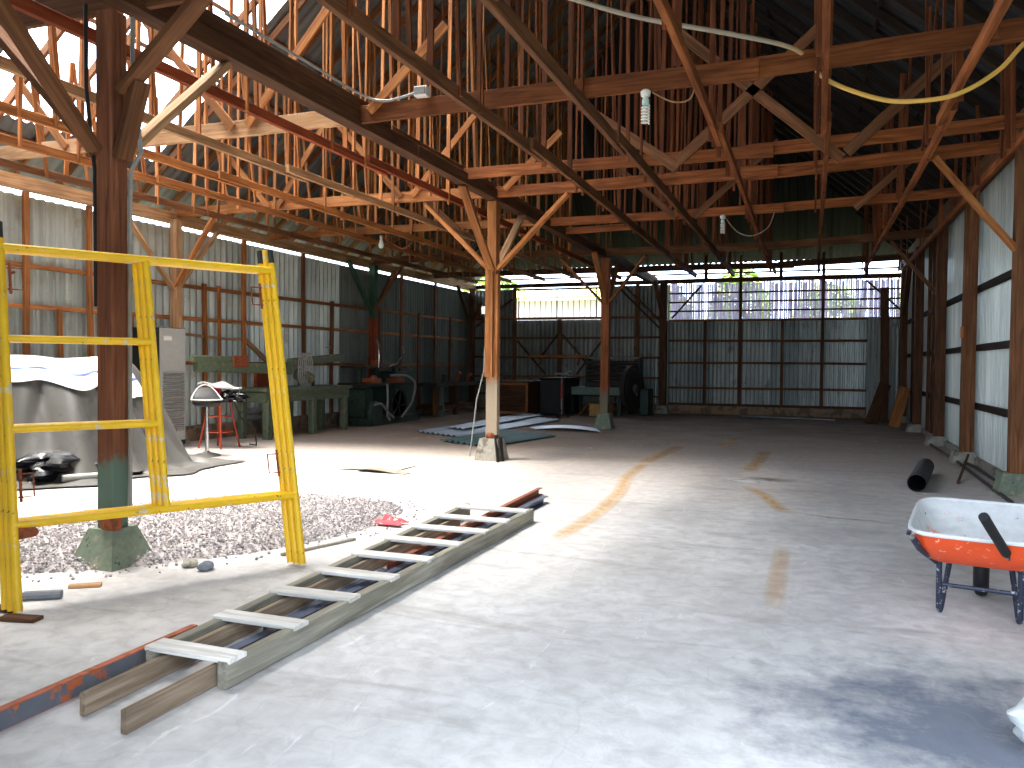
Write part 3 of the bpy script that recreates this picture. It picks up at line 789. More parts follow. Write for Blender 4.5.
m = MB(); m.beam((-3.04, 1.9, .042), (-3.075, 3.4, .042), .012, .078, c=.002); m.build('web', BARSIDE, rc)
m = MB(); m.beam((-3.055, 1.9, .084), (-3.09, 3.4, .084), .04, .008, c=.002); m.beam((-3.055, 1.9, .004), (-3.09, 3.4, .004), .04, .008, c=.002); m.build('flange', REDBAR, rc)
channel('steel_channel', (-2.80, 5.0), (-2.93, 8.75), .05, .08, plain('brown_bar', srgb(134, 76, 54), .75), 'reddish brown steel channel sticking out of the far end of the ladder')
channel('steel_channel', (-2.68, 3.2), (-2.70, 8.25), .06, .075, STEEL, 'dark blue steel channel inside the ladder, sticking out of its far end')
channel('steel_channel', (-2.775, 3.6), (-2.80, 5.0 - .05), .05, .05, STEEL, 'blue grey steel channel seen through the middle gaps of the ladder')

# ------------------------------------------------------------------ gravel pile (stuff) and small debris
def gz(x, y):
    dx, dy = x + 5.2, y - 5.75
    a = dx * .47 + dy * .88; b = -dx * .88 + dy * .47
    q = (a / 2.05) ** 2 + (b / 1.25) ** 2
    w = .25 * math.sin(x * 3.1 + 1) * math.sin(y * 2.7) * .3
    return .20 * max(0, 1 - q) ** .8 * (1 + w)
m = MB()
m.grid(lambda u, v: (-7.6 + 4.6 * u, 3.4 + 5 * v, gz(-7.6 + 4.6 * u, 3.4 + 5 * v) - .012), 46, 50)
n = 0
while n < 13000:
    x, y = R.uniform(-7.5, -3.2), R.uniform(3.5, 8.2)
    z = gz(x, y)
    if z < .002 and R.random() > .05: continue
    q_ = ((((x + 5.2) * .47 + (y - 5.75) * .88) / 2.3) ** 2 + ((-(x + 5.2) * .88 + (y - 5.75) * .47) / 1.5) ** 2)
    if q_ > 1: continue
    s = R.uniform(.009, .020); n += 1
    rot = Matrix.Rotation(R.uniform(0, 6), 3, V((R.uniform(-1, 1), R.uniform(-1, 1), R.uniform(-1, 1))).normalized())
    c = V((x, y, z + s * .4))
    vs = [c + rot @ (V(p) * s * R.uniform(.75, 1.2)) for p in ((1, 0, 0), (-1, 0, 0), (0, .8, 0), (0, -.8, 0), (0, 0, .7), (0, 0, -.7))]
    g_ = (R.random() * 30, R.random() * 30, 0)
    m.add(vs, [[0, 2, 4], [2, 1, 4], [1, 3, 4], [3, 0, 4], [2, 0, 5], [1, 2, 5], [3, 1, 5], [0, 3, 5]], [g_] * 6)
t = NT('gravel'); wn = t.n('ShaderNodeTexWhiteNoise'); t.l(t.attr(), wn.inputs['Vector'])
t.base(t.ramp(wn.outputs['Value'], [(0, srgb(112, 108, 110)), (.5, srgb(170, 164, 164)), (1, srgb(216, 210, 208))])); t.set(.9, 0, .2)
GRAV = t.mat
single(m, 'gravel_pile', GRAV, 'pile of grey gravel on the concrete behind the scaffold frames', 'gravel', (-5.2, 5.75, 0), kind='stuff', ang=20)

def rock(c, s, mat, name, label, cat, flat=.6):
    m = MB(); ph = R.random() * 9
    m.grid(lambda u, v: V((c[0], c[1], s * flat * .8)) + V((math.cos(2 * PI * u) * math.sin(PI * v), math.sin(2 * PI * u) * math.sin(PI * v), math.cos(PI * v) * flat)) * s * (1 + .22 * math.sin(4 * PI * u + ph) * math.sin(PI * v) + .12 * math.sin(6 * PI * u + 7 * v + ph)), 14, 8)
    return single(m, name, mat, label, cat, (c[0], c[1], 0), ang=50)
c = fl(206, 570); rock(c, .06, BRICK, 'stone', 'dark grey stone between the gravel pile and the ladder', 'stone')
c = fl(190, 566); rock(c, .07, CONC, 'stone', 'pale concrete lump at the front edge of the gravel', 'stone', .4)
c = fl(38, 601); m = MB(); m.beam((c.x - .1, c.y - .02, .025), (c.x + .08, c.y + .1, .025), .07, .05, c=.015); single(m, 'brick', BRICK, 'bluish brick lying by the left foot of the scaffold', 'brick', tuple(c))
c = fl(57, 601); c = fl(86, 587); m = MB(); m.beam((c.x - .08, c.y - .06, .012), (c.x + .08, c.y + .05, .012), .05, .024); single(m, 'wood_offcut', W['pale'], 'small yellowish wood offcut in front of the green post foot', 'wood piece', tuple(c))
c = fl(310, 552); m = MB(); m.beam((c.x - .12, c.y - .2, .012), (c.x + .1, c.y + .5, .012), .03, .024); single(m, 'wood_stick', W['grey'], 'thin grey stick on the floor right of the scaffold feet', 'wood piece', tuple(c))
# red and pink cloth by the ladder
c = fl(390, 525); m = MB(); m.grid(lambda u, v: c + V(((u - .5) * .26 + .03 * math.sin(9 * v), (v - .5) * .2, .02 + .07 * abs(math.sin(7 * u + 3 * v)) * math.sin(PI * u) * math.sin(PI * v) + .01)), 18, 14, (0, 0, .008))
single(m, 'cloth_rag', plain('pink_cloth', srgb(232, 84, 92), .8, spots=[(srgb(240, 200, 190), .55, 9)], scale=9), 'crumpled pink rag beside the left side of the ladder', 'cloth', tuple(c))
# flattened cardboard
c = fl(368, 468); m = MB()
m.grid(lambda u, v: (c.x - .55 + 1.1 * u, c.y - .35 + .7 * v + .1 * u, .012 + .05 * abs(math.sin(3 * u + v)) * u * (1 - v)), 12, 8, (0, 0, .006))
single(m, 'cardboard_sheet', plain('cardboard', srgb(220, 212, 198), .9), 'flattened sheet of pale card lying between the gravel and the loose roofing', 'card', tuple(c))
c = fl(385, 472); m = MB(); m.grid(lambda u, v: (c.x - .4 + .8 * u, c.y - .15 + .2 * v, .03 + .02 * math.sin(5 * u)), 10, 4, (0, 0, .006))
single(m, 'cardboard_strip', plain('cardboard_dark', srgb(130, 118, 104), .9), 'narrow dark strip of card at the edge of the flattened card sheet', 'card', tuple(c))
for (u, v, s, lb) in ((583, 520, .03, 'x'),): pass

# ------------------------------------------------------------------ tarp-covered load on the left
CX, CY, TA, TB2 = -10.35, 8.2, 2.25, 1.72
def tarp_h(x, y):
    d = (abs((x - CX) / TA) ** 2.6 + abs((y - CY) / TB2) ** 2.6) ** (1 / 2.6)
    k = min(1, max(0, (1.0 - d) / .5)); k = k * k * (3 - 2 * k)
    h = 1.5 * k
    return max(.012, h)
TARP = plain('tarp_grey', srgb(86, 85, 82), .42, scale=3, var=.1, spots=[(srgb(76, 75, 73), .56, 2)])
m = MB()
def tf(u, v):
    a = 2 * PI * u; rr_ = 1.12 * v ** .8
    ca, sa = math.cos(a), math.sin(a)
    q = (abs(ca) ** 2.6 + abs(sa) ** 2.6) ** (-1 / 2.6)
    w = 1 + .05 * math.sin(7 * a) + .04 * math.sin(13 * a + 1)
    fd = abs(math.sin(5 * a + 2.4 * v + .9 * math.sin(3 * a))) ** .55 * .11 + abs(math.sin(11 * a - 4.5 * v + 1)) ** .6 * .05 + .03 * math.sin(17 * a + 6 * v)
    rr_ *= 1 + (fd - .08) * math.sin(PI * min(1, v * 1.02)) ** .7
    x, y = CX + TA * ca * q * rr_ * (w if v > .8 else 1), CY + TB2 * sa * q * rr_ * (w if v > .8 else 1)
    x = max(x, XL + .35)
    kk = min(1, max(0, (1.0 - 1.12 * v ** .8) / .5)); zz = 1.5 * kk * kk * (3 - 2 * kk)
    if v > .78: zz = max(zz, .012 + .05 * abs(math.sin(a * 16 + v * 9)) * (1 - v) * 4)
    return (x, y, zz + .03 * math.sin(x * 4 + y * 3) * (1 - v) + .012)
m.grid(tf, 190, 80)
single(m, 'tarpaulin', TARP, 'grey tarpaulin draped over a big load behind the yellow scaffold', 'tarpaulin', (CX, CY, 0), ang=80)
m = MB(); c = fl(185, 466)
m.grid(lambda u, v: (c.x - .75 + 1.25 * u, c.y - .45 + .95 * v + .3 * u, .02 + .17 * (1 - u) ** .7 * abs(math.sin(9 * v + 3 * u + 1)) * math.sin(PI * v) + .03 * math.sin(12 * u) ** 2 * (1 - u)), 40, 40)
single(m, 'tarpaulin_fold', TARP, 'loose folds of grey tarpaulin spread on the floor before the bar stool', 'tarpaulin', tuple(c), ang=80)
t = NT('white_sheet_blue'); o = t.attr(); sx, sy, sz = t.sep(o)
st = t.math('FRACT', t.math('MULTIPLY', sy, 6.6))
t.base(t.mix(t.ramp(st, [(.86, (0, 0, 0)), (.9, (1, 1, 1))]), srgb(236, 236, 238), srgb(92, 112, 176))); t.set(.4, 0, .4)
def sheet_pt(u, v):
    uu = (-.27 + .33 * u) % 1.0
    vm = .46 + .10 * u + .012 * math.sin(23 * u)
    p = V(tf(uu, .02 + (vm - .02) * v))
    o = V((p.x - CX, p.y - CY, 0)); o = o.normalized() * .03 if o.length > .05 else V((0, 0, 0))
    return p + o + V((0, 0, .035))
m = MB(); m.grid(sheet_pt, 60, 30)
single(m, 'plastic_sheet', t.mat, 'white plastic sheet with blue stripes lying over the top of the tarpaulin', 'plastic sheet', (-9.8, 8.3, 1.4), ang=80)
def bag(c, sx, sy, sz, ph, crumple=.2):
    m = MB()
    def f(u, v):
        a, b = 2 * PI * u, PI * v
        k = 1 + crumple * math.sin(5 * a + 3 * b + ph) * math.sin(b) + crumple * .6 * math.sin(9 * a - 6 * b + ph * 2) * math.sin(b) + crumple * .5 * math.sin(14 * b + 4 * a) * math.sin(b)
        z = math.cos(b)
        return V((c[0], c[1], c[2])) + V((sx * math.cos(a) * math.sin(b) * k, sy * math.sin(a) * math.sin(b) * k, max(-.72, z * (1 + crumple * .5 * math.sin(6 * a) * math.sin(b))) * sz + sz * .72))
    m.grid(f, 44, 24); return m
c = fl(62, 480); m = bag((c.x, c.y, .005), .42, .58, .24, 1.0)
single(m, 'plastic_bag', BLKG, 'shiny black plastic bag lying against the front of the tarpaulin', 'bag', (c.x, c.y, 0), ang=60)
a, b = fl(62, 486), fl(102, 482); m = MB(); m.ring(a + V((0, 0, .09)), b + V((.15, .1, .09)), .045, .037)
single(m, 'pipe', GREYM, 'short grey pipe lying in front of the black plastic bag', 'pipe', (a.x, a.y, .045))

# ------------------------------------------------------------------ grey steel cabinet by the left wall
cb = thing('steel_cabinet', 'tall grey steel cabinet with a louvred lower side near the left wall', 'cabinet', (-10.6, 10.82, 0))
m = MB(); m.box((-10.98, 10.5, .06), (-10.3, 11.12, 2.08), .012); m.build('body', DKM, cb)
m = MB(); m.box((-10.3, 10.52, .14), (-10.285, 11.1, 2.07), .004); m.build('side_panel', plain('panel_grey', srgb(186, 186, 180), .4, .2, var=.05), cb)
m = MB()
for k in range(15): m.beam((-10.27, 10.58, .32 + k * .07), (-10.27, 11.04, .32 + k * .07), .03, .05, up=(1, 0, .7))
m.build('louvres', plain('louvre_grey', srgb(140, 138, 134), .5, .2), cb)
m = MB(); m.box((-10.284, 10.6, 1.86), (-10.278, 10.78, 1.93), .002); m.build('name_plate', WHITE, cb)
for (x, y) in ((-10.93, 10.55), (-10.35, 10.55), (-10.93, 11.07), (-10.35, 11.07)):
    m = MB(); m.box((x - .03, y - .03, 0), (x + .03, y + .03, .07)); m.build('foot', DKM, cb)
wbx = thing('wooden_board', 'narrow brown board with dark blocks standing behind the grey cabinet', 'board', (-10.8, 11.6, .28))
m = MB(); m.beam((-10.85, 11.3, .28), (-10.85, 11.3, 1.85), .05, .12, up=(0, 1, 0)); m.build('board', W['orange'], wbx)
for z in (1.15, 1.6):
    m = MB(); m.box((-10.83, 11.24, z - .1), (-10.79, 11.36, z + .1)); m.build('block', W['rust'], wbx)

# ------------------------------------------------------------------ stools
s1 = thing('bar_stool', 'black padded bar stool on a chrome pole and round foot', 'stool', (-9.02, 10.2, 0))
X, Y = -9.02, 10.2
m = MB(); m.lathe((X, Y, 0), [(.21, 0), (.21, .015), (.17, .035), (.06, .06), (.03, .09)], 24); m.build('base', plain('stool_base', srgb(110, 108, 104), .5, .5), s1)
m = MB(); m.tube([(X, Y, .07), (X, Y, .45)], .03, 14); m.tube([(X, Y, .45), (X, Y, .8)], .022, 14); m.build('pole', CHROME, s1)
m = MB()
def seatf(u, v):
    a = 2 * PI * u; q = (abs(math.cos(a)) ** 3 + abs(math.sin(a)) ** 3) ** (-1 / 3)
    b = PI * v; rr_ = math.sin(b) ** .6 * q
    dx = .24 * math.cos(a) * rr_; dy = .22 * math.sin(a) * rr_
    return (X + dx * .75 + dy * .66, Y + dy * .75 - dx * .66, .86 + math.cos(b) * .075 + .22 * max(0, -dx / .24) ** 2 * (1 if math.cos(b) > -.4 else .25))
m.grid(seatf, 36, 16); m.build('seat', BLK, s1, ang=60)
m = MB(); m.tube([(X + .75 * dx + .66 * dy, Y + .75 * dy - .66 * dx, .9 + .21 * max(0, -dx / .24) ** 2) for dx, dy in [(.25 * math.cos(2 * PI * k / 24), .23 * math.sin(2 * PI * k / 24)) for k in range(24)]], .012, 6, closed=True); m.build('piping', plain('piping_grey', srgb(200, 198, 194), .5), s1)
s2 = thing('steel_stool', 'tall rust red steel stool piled with bags behind the black bar stool', 'stool', (-9.72, 11.3, 0))
X2, Y2 = -9.72, 11.3
m = MB(); m.lathe((X2, Y2, .84), [(.02, 0), (.17, .0), (.17, .03), (.02, .03)], 20); m.build('seat', REDST, s2)
for sx, sy in ((-1, -1), (1, -1), (1, 1), (-1, 1)):
    m = MB(); m.tube([(X2 + sx * .11, Y2 + sy * .11, .85), (X2 + sx * .24, Y2 + sy * .24, .0)], .017, 8); m.build('leg', REDST, s2)
for z, r in ((.28, .2), (.55, .16)):
    m = MB(); m.tube([(X2 + r * 1.18 * math.cos(2 * PI * k / 20), Y2 + r * 1.18 * math.sin(2 * PI * k / 20), z) for k in range(20)], .01, 6, closed=True); m.build('foot_ring', REDST, s2)
m = MB(); m.tube([(X2 + .15, Y2 + .2, .8), (X2 + .22, Y2 + .3, .5), (X2 + .4, Y2 + .45, .3), (X2 + .42, Y2 + .47, .02)], .012, 6); m.tube([(X2 + .42, Y2 + .47, .02), (X2 + .2, Y2 + .55, .02)], .012, 6)
single(m, 'bent_rod', MDARK, 'thin bent dark rod propped beside the red stool', 'rod', (X2 + .42, Y2 + .47, 0))
m = bag((X2 - .18, Y2 - .1, .875), .15, .14, .1, 2); single(m, 'cloth_bundle', plain('teal_bag', srgb(70, 190, 160), .5, spots=[(srgb(240, 244, 240), .58, 12)]), 'teal and white bundle on the red stool', 'bundle', (X2 - .18, Y2 - .1, .875), ang=60)
m = bag((X2 + .02, Y2 - .1, .875), .09, .09, .11, 3); single(m, 'cloth_bundle', plain('crimson_bag', srgb(190, 30, 70), .5), 'crimson bundle in the middle of the red stool', 'bundle', (X2 + .02, Y2 - .1, .875), ang=60)
m = bag((X2 + .26, Y2 + .02, .8), .25, .2, .13, 5); single(m, 'plastic_bag', BLKG, 'crumpled black plastic bag hanging over the right of the red stool', 'bag', (X2 + .26, Y2 + .02, .8), ang=60)
m = MB(); m.grid(lambda u, v: (X2 - .3 + .62 * u, Y2 - .2 + .4 * v, 1.09 + .05 * math.sin(3 * u + 1) + .02 * math.sin(8 * u + 5 * v)), 16, 10, (0, 0, .03)); single(m, 'plastic_bag', WHITE, 'white bag laid flat over the top of the pile on the red stool', 'bag', (X2, Y2, 1.05), ang=60)

# pipes against the left wall
for k, (y, z, r) in enumerate(((13.3, .36, .07), (13.45, .55 - .05, .065))):
    m = MB(); m.ring((XL + .22 + .05 * k, y, z + .0), (XL + .28 + .05 * k, y + 1.3, z), r, r - .008)
    single(m, 'pipe', GREYM, ('grey pipe lying on the curb under the saw table', 'upper grey pipe resting on another pipe beside the saw table')[k], 'pipe', (XL + .25, y, z - r))

# ------------------------------------------------------------------ woodworking machines along the left wall
sw = thing('radial_arm_saw', 'old green radial arm saw with long arm and cast table by the left wall', 'saw', (-10.15, 14.0, 0))
SX = -10.15
m = MB(); m.box((SX - .45, 12.7, .93), (SX + .35, 15.75, 1.0), .01); m.build('table_top', MGREEN, sw)
m = MB(); m.box((SX - .4, 12.75, .72), (SX + .3, 15.7, .93), .02); m.build('apron', MGREEN, sw)
for y in (12.85, 14.35, 15.55):
    for x in (SX - .35, SX + .25):
        m = MB(); m.beam((x, y, 0), (x, y, .76), .14, .16, up=(0, 1, 0), c=.02); m.build('leg', MGREEN, sw)
m = MB(); m.beam((SX + .0, 11.1, 1.56), (SX, 12.4, 1.54), .1, .12, c=.02); m.beam((SX, 11.2, 1.42), (SX, 13.9, 1.36), .12, .2, c=.02); m.build('long_arm', MGREEN, sw)
m = MB(); m.beam((SX, 13.9, 1.5), (SX, 15.85, 1.63), .14, .17, c=.02); m.build('short_arm', MGREEN, sw)
m = MB(); m.beam((SX, 13.6, 1.0), (SX, 13.6, 1.52), .16, .16, up=(0, 1, 0), c=.03); m.build('column', RUSTO, sw)
m = MB(); m.box((SX + .05, 12.1, 1.4), (SX + .09, 12.5, 1.62)); m.build('orange_plate', RUSTO, sw)
m = MB(); m.lathe((SX + .05, 14.35, 1.2), [(.02, -.22), (.13, -.2), (.14, 0), (.13, .16), (.05, .2)], 18, ax=(.3, 1, -.35)); m.build('motor', MGREEN, sw)
m = MB(); m.lathe((SX + .05, 14.5, 1.08), [(.02, -.01), (.2, -.01), (.2, .01), (.02, .01)], 24, axis='x'); m.build('blade_guard', MDARK, sw)
m = MB(); m.tube([(SX, 15.3, 1.72), (SX, 15.3, 1.85)], .02, 8); m.tube([(SX - .07, 15.3, 1.85), (SX + .07, 15.3, 1.85)], .014, 8); m.build('crank', CHROME, sw)
m = MB()
for k in range(5):
    m.tube([(SX + .1 + .012 * k, 14.18 + .05 * k + .12 * math.cos(a), 1.35 + .35 * math.sin(a)) for a in [2 * PI * i / 20 for i in range(20)]], .014, 6, closed=True)
single(m, 'cable_coil', plain('cable_grey', srgb(150, 148, 144), .6), 'coil of grey cable hung over the arm of the green saw', 'cable', (SX + .12, 14.3, 1.0))
m = MB(); m.box((SX - .43, 13.3, 1.0), (SX - .36, 13.9, 1.42)); single(m, 'wooden_board', W['rust'], 'reddish board standing on the green saw table behind the column', 'board', (SX - .4, 13.6, 1.0))

mc = thing('planing_machine', 'dark green machine with bent hoses and orange parts before the green wall post', 'machine', (-10.2, 17.6, 0))
MX = -10.2
m = MB(); m.box((MX - .5, 16.5, 0), (MX + .4, 19.1, .18), .02); m.box((MX - .4, 17.9, .18), (MX + .3, 19.0, 1.3), .05); m.box((MX - .35, 16.6, .18), (MX + .2, 17.0, .9), .04); m.build('body', MDGREEN, mc)
m = MB(); m.box((MX - .45, 16.45, .95), (MX + .4, 18.9, 1.02), .01); m.build('bed', MDARK, mc)
m = MB(); m.box((MX - .4, 16.5, 1.38), (MX + .3, 18.5, 1.43), .01); m.build('upper_rail', MDARK, mc)
for y in (16.7, 17.5, 18.4):
    m = MB(); m.beam((MX, y, 1.0), (MX, y, 1.4), .1, .12, up=(0, 1, 0), c=.02); m.build('upright', MDGREEN, mc)
for y in (16.85, 18.0):
    m = MB(); m.box((MX + .1, y - .2, 1.02), (MX + .42, y + .2, 1.14), .03); m.lathe((MX + .3, y, 1.12), [(.1, 0), (.08, .06), (.02, .1)], 12); m.build('orange_casting', plain('casting_orange', srgb(140, 74, 44), .6), mc)
m = MB(); m.lathe((MX + .1, 17.3, 1.43), [(.14, 0), (.14, .12), (.06, .2)], 14); m.build('motor', RUSTO, mc)
for k, pts in enumerate((((MX + .3, 17.1, 1.4), (MX + .3, 17.12, 1.7), (MX + .32, 17.05, 1.95), (MX + .32, 16.95, 2.1)),
                         ((MX + .3, 17.6, 1.42), (MX + .3, 18.0, 1.5), (MX + .3, 18.35, 1.75), (MX + .3, 18.3, 1.95)))):
    m = MB(); m.tube(pts, .022, 8); m.build('lever', CHROME, mc)
for k, pts in enumerate((((MX + .45, 17.25, 1.0), (MX + .5, 17.2, .6), (MX + .5, 17.15, .25), (MX + .5, 17.3, .1)),
                         ((MX + .35, 17.6, 1.2), (MX + .4, 18.4, 1.2), (MX + .5, 18.7, 1.0), (MX + .5, 18.5, .5), (MX + .5, 17.9, .15)),
                         ((MX + .45, 16.6, .5), (MX + .5, 16.9, .55), (MX + .5, 17.2, .3), (MX + .5, 17.5, .15)))):
    sm = []
    for i in range(len(pts) - 1):
        for q in range(5): sm.append(V(pts[i]).lerp(V(pts[i + 1]), q / 5))
    sm.append(V(pts[-1]))
    for _ in range(3): sm = [sm[0]] + [(sm[i - 1] + sm[i] * 2 + sm[i + 1]) / 4 for i in range(1, len(sm) - 1)] + [sm[-1]]
    m = MB(); m.tube(sm, .03, 8); m.build('hose', plain('hose_grey', srgb(130, 130, 124), .6), mc)
m = MB(); m.lathe((MX + .42, 17.9, .45), [(.36, -.03), (.4, -.03), (.4, .03), (.36, .03), (.36, -.03)], 28, axis='x')
for k in range(5): m.beam((MX + .42, 17.9, .45), (MX + .42, 17.9 + .37 * math.cos(k * 1.2566), .45 + .37 * math.sin(k * 1.2566)), .03, .04, up=(1, 0, 0))
m.build('flywheel', MDARK, mc)
m = MB(); m.lathe((MX + .4, 16.75, .3), [(.02, -.06), (.28, -.06), (.3, 0), (.28, .06), (.02, .06)], 22, axis='x'); m.build('belt_cover', MDGREEN, mc)

bn = thing('work_bench', 'dark heavy workbench in the shade of the far left corner', 'bench', (-10.2, 21.7, 0))
m = MB(); m.box((-10.75, 20.0, .86), (-9.75, 23.4, .96), .01); m.build('bench_top', MDARK, bn)
for y in (20.25, 21.6, 23.1):
    for x in (-10.6, -9.9):
        m = MB(); m.beam((x, y, 0), (x, y, .88), .12, .14, up=(0, 1, 0)); m.build('leg', W['dark'] if y > 21 else W['brown'], bn)
m = MB(); m.beam((-9.9, 20.2, .25), (-9.9, 23.2, .25), .06, .12); m.beam((-10.6, 20.2, .25), (-10.6, 23.2, .25), .06, .12); m.build('stretcher', W['dark'], bn)
m = MB(); m.lathe((-9.95, 20.7, .05), [(.16, -.05), (.16, 0), (.1, .2), (.09, .8)], 12); m.build('pedestal', plain('pedestal_green', srgb(96, 110, 98), .7), bn)
for k, (y, h) in enumerate(((20.9, .2), (21.9, .26), (22.7, .22))):
    m = MB(); m.beam((-10.0, y, .96), (-10.0, y + .1, .96 + h), .07, .1, up=(0, 1, 0)); m.lathe((-9.98, y + .1, .96 + h), [(.05, -.1), (.06, 0), (.05, .1)], 10, axis='y')
    single(m, 'clamp', RUSTO if k else MDARK, ('dark clamp standing at the near end of the shaded workbench', 'rusty clamp standing mid-way on the shaded workbench', 'rusty clamp at the far end of the shaded workbench')[k], 'clamp', (-10, y, .96))

# crate and machines before the far wall
cr = thing('wooden_crate', 'brown wooden crate with framed front panel, left of the far planer', 'crate', (-8.2, 22.3, 0))
m = MB(); m.box((-8.62, 21.75, .04), (-7.7, 23.1, .98), .01); m.build('body', W['dark'], cr)
m = MB()
for a, b in (((-8.62, .06), (-8.62, .98)), ((-7.74, .06), (-7.74, .98))): m.beam((a[0] + .03, 21.73, a[1]), (b[0] + .03, 21.73, b[1]), .07, .03, up=(0, 1, 0))
m.beam((-8.62, 21.73, .94), (-7.68, 21.73, .94), .03, .07); m.beam((-8.62, 21.73, .1), (-7.68, 21.73, .1), .03, .07); m.build('frame', W['orange'], cr)
m = MB(); m.box((-8.7, 21.68, .98), (-7.62, 23.2, 1.02)); m.build('lid', W['dark'], cr)
bx = thing('steel_chest', 'black steel chest between the brown crate and the far planer', 'chest', (-7.2, 23.2, 0))
m = MB(); m.box((-7.6, 22.6, .03), (-6.85, 24.2, 1.06), .02); m.build('body', DKM, bx)
m = MB(); m.box((-7.63, 22.57, 1.06), (-6.82, 24.22, 1.12), .02); m.build('lid', MDARK, bx)
m = MB(); m.beam((-8.9, 25.2, 1.78), (-6.9, 25.2, 1.78), .12, .09); m.beam((-8.5, 25.2, 1.5), (-8.5, 25.45, 1.74), .05, .05); m.beam((-7.2, 25.2, 1.5), (-7.2, 25.45, 1.74), .05, .05)
single(m, 'wall_shelf', W['orange'], 'orange plank shelf fixed under the barred opening', 'shelf', (-7.9, 25.2, 1.7))

pl = thing('thickness_planer', 'old dark thickness planer with pale green bed and big black wheel on the far wall', 'machine', (-5.6, 23.8, 0))
m = MB()
for x in (-6.9, -5.4): m.beam((x, 23.5, 0), (x, 23.5, .6), .12, .12, up=(0, 1, 0)); m.beam((x, 24.5, 0), (x, 24.5, .6), .12, .12, up=(0, 1, 0))
m.build('legs', MDGREEN, pl)
m = MB(); m.box((-7.05, 23.35, .6), (-4.85, 24.6, .84), .02); m.build('bed', plain('bed_green', srgb(110, 134, 122), .6, spots=[(srgb(160, 150, 136), .6, 3)]), pl)
m = MB(); m.box((-6.4, 23.5, .84), (-4.9, 24.55, 1.02), .03)
for z in (1.1, 1.22, 1.34, 1.46, 1.58): m.tube([(-6.45, 23.6 + .12 * (z - 1), z), (-4.85, 23.6 + .12 * (z - 1), z)], .055, 10)
m.build('roller_head', MDARK, pl)
m = MB(); m.beam((-6.5, 23.7, 1.72), (-4.8, 23.7, 1.72), .1, .06); m.build('top_bar', W['grey'], pl)
for x in (-6.45, -4.85):
    m = MB(); m.beam((x, 23.8, .84), (x, 23.8, 1.72), .1, .4, up=(0, 1, 0), c=.03); m.build('side_plate', MDGREEN, pl)
m = MB(); m.lathe((-4.98, 23.3, .82), [(.03, -.09), (.56, -.09), (.58, -.07), (.68, -.07), (.68, .07), (.58, .07), (.56, .09), (.03, .09)], 34, ax=(1, -.25, 0)); m.build('drive_wheel', MDARK, pl)
m = MB(); m.lathe((-4.88, 23.27, .82), [(.12, -.05), (.14, .0), (.1, .06)], 16, ax=(1, -.25, 0)); m.build('hub', plain('hub_iron', srgb(84, 78, 72), .6), pl)
m = MB(); m.box((-4.8, 23.6, 0), (-4.56, 24.4, .8), .05); m.build('motor_housing', MDGREEN, pl)
m = MB(); m.tube([(-7.0, 23.3, .1), (-7.0, 23.3, 1.15), (-7.05, 23.3, 1.25), (-6.8, 23.3, 1.3)], .03, 8); m.build('lever', plain('lever_green', srgb(104, 118, 110), .6), pl)
jk = thing('jack_stand', 'slim red and grey roller stand in front of the far planer', 'stand', (-6.62, 21.6, 0))
m = MB()
for a in (0.4, 2.5, 4.6): m.beam((-6.62, 21.6, .25), (-6.62 + .2 * math.cos(a), 21.6 + .2 * math.sin(a), .01), .025, .025)
m.build('feet', MDARK, jk)
m = MB(); m.tube([(-6.62, 21.6, .1), (-6.62, 21.6, .62)], .022, 8); m.build('lower_tube', plain('tube_pale', srgb(170, 150, 140), .6), jk)
m = MB(); m.tube([(-6.62, 21.6, .55), (-6.62, 21.6, 1.0)], .03, 8); m.build('red_tube', REDST, jk)
m = MB(); m.beam((-6.85, 21.6, 1.25), (-6.4, 21.6, 1.25), .06, .06); m.beam((-6.62, 21.6, .98), (-6.62, 21.6, 1.22), .04, .04, up=(0, 1, 0)); m.build('head', plain('head_grey', srgb(120, 120, 118), .6), jk)
cx = thing('cardboard_box', 'open tan box lying under the bed of the far planer', 'box', (-5.95, 23.0, 0))
m = MB(); m.box((-6.15, 22.85, 0), (-5.55, 23.3, .36), .01); m.build('box', plain('box_tan', srgb(196, 156, 92), .9), cx)
m = MB(); m.beam((-6.16, 22.85, .34), (-6.42, 22.85, .04), .4, .015, up=(0, 0, 1)); m.build('flap', plain('flap_tan', srgb(170, 130, 76), .9), cx)

# ------------------------------------------------------------------ loose roofing sheets on the floor
def loose_sheet(pts, n, amp, mat, label, lift=0.0, z=.03, bow=0.0, layers=1):
    a, b, c, d = [V((*p, z)) for p in pts]   # a-b near edge across the ribs, d-c far edge
    m = MB()
    def f(u, v):
        p = a.lerp(b, u).lerp(d.lerp(c, u), v)
        return p + V((0, 0, amp * math.sin(2 * PI * n * u) + amp + bow * math.sin(PI * v) + lift * v))
    m.grid(f, n * 6, 10, (0, 0, .006))
    return single(m, 'roofing_sheet', mat, label, 'roofing sheet', tuple((a + c) / 2 - V((0, 0, z))), ang=60)
g_ = 'roofing sheets on the floor'
def q(*p): return [tuple(fl(*x))[:2] for x in p]
loose_sheet(q((417, 433), (458, 438), (560, 421), (520, 417)), 8, .022, ZSHEET, 'silver grey corrugated sheet lying behind the slim orange post', z=.015)
loose_sheet(q((449, 431), (464, 433), (545, 418), (525, 416)), 3, .02, ZSHEET, 'narrow silver sheet lying on top of the silver grey corrugated sheet', z=.075)
loose_sheet(q((440, 442), (488, 448), (556, 437), (505, 431)), 8, .022, ZGREEN, 'green corrugated sheet lying around the foot of the slim orange post', z=.012)
loose_sheet(q((529, 428), (536, 430), (601, 433), (596, 429)), 2, .01, plain('zinc_white', srgb(206, 210, 222), .35, .3), 'bowed pale sheet lying between the two inner posts', z=.012, bow=.06)
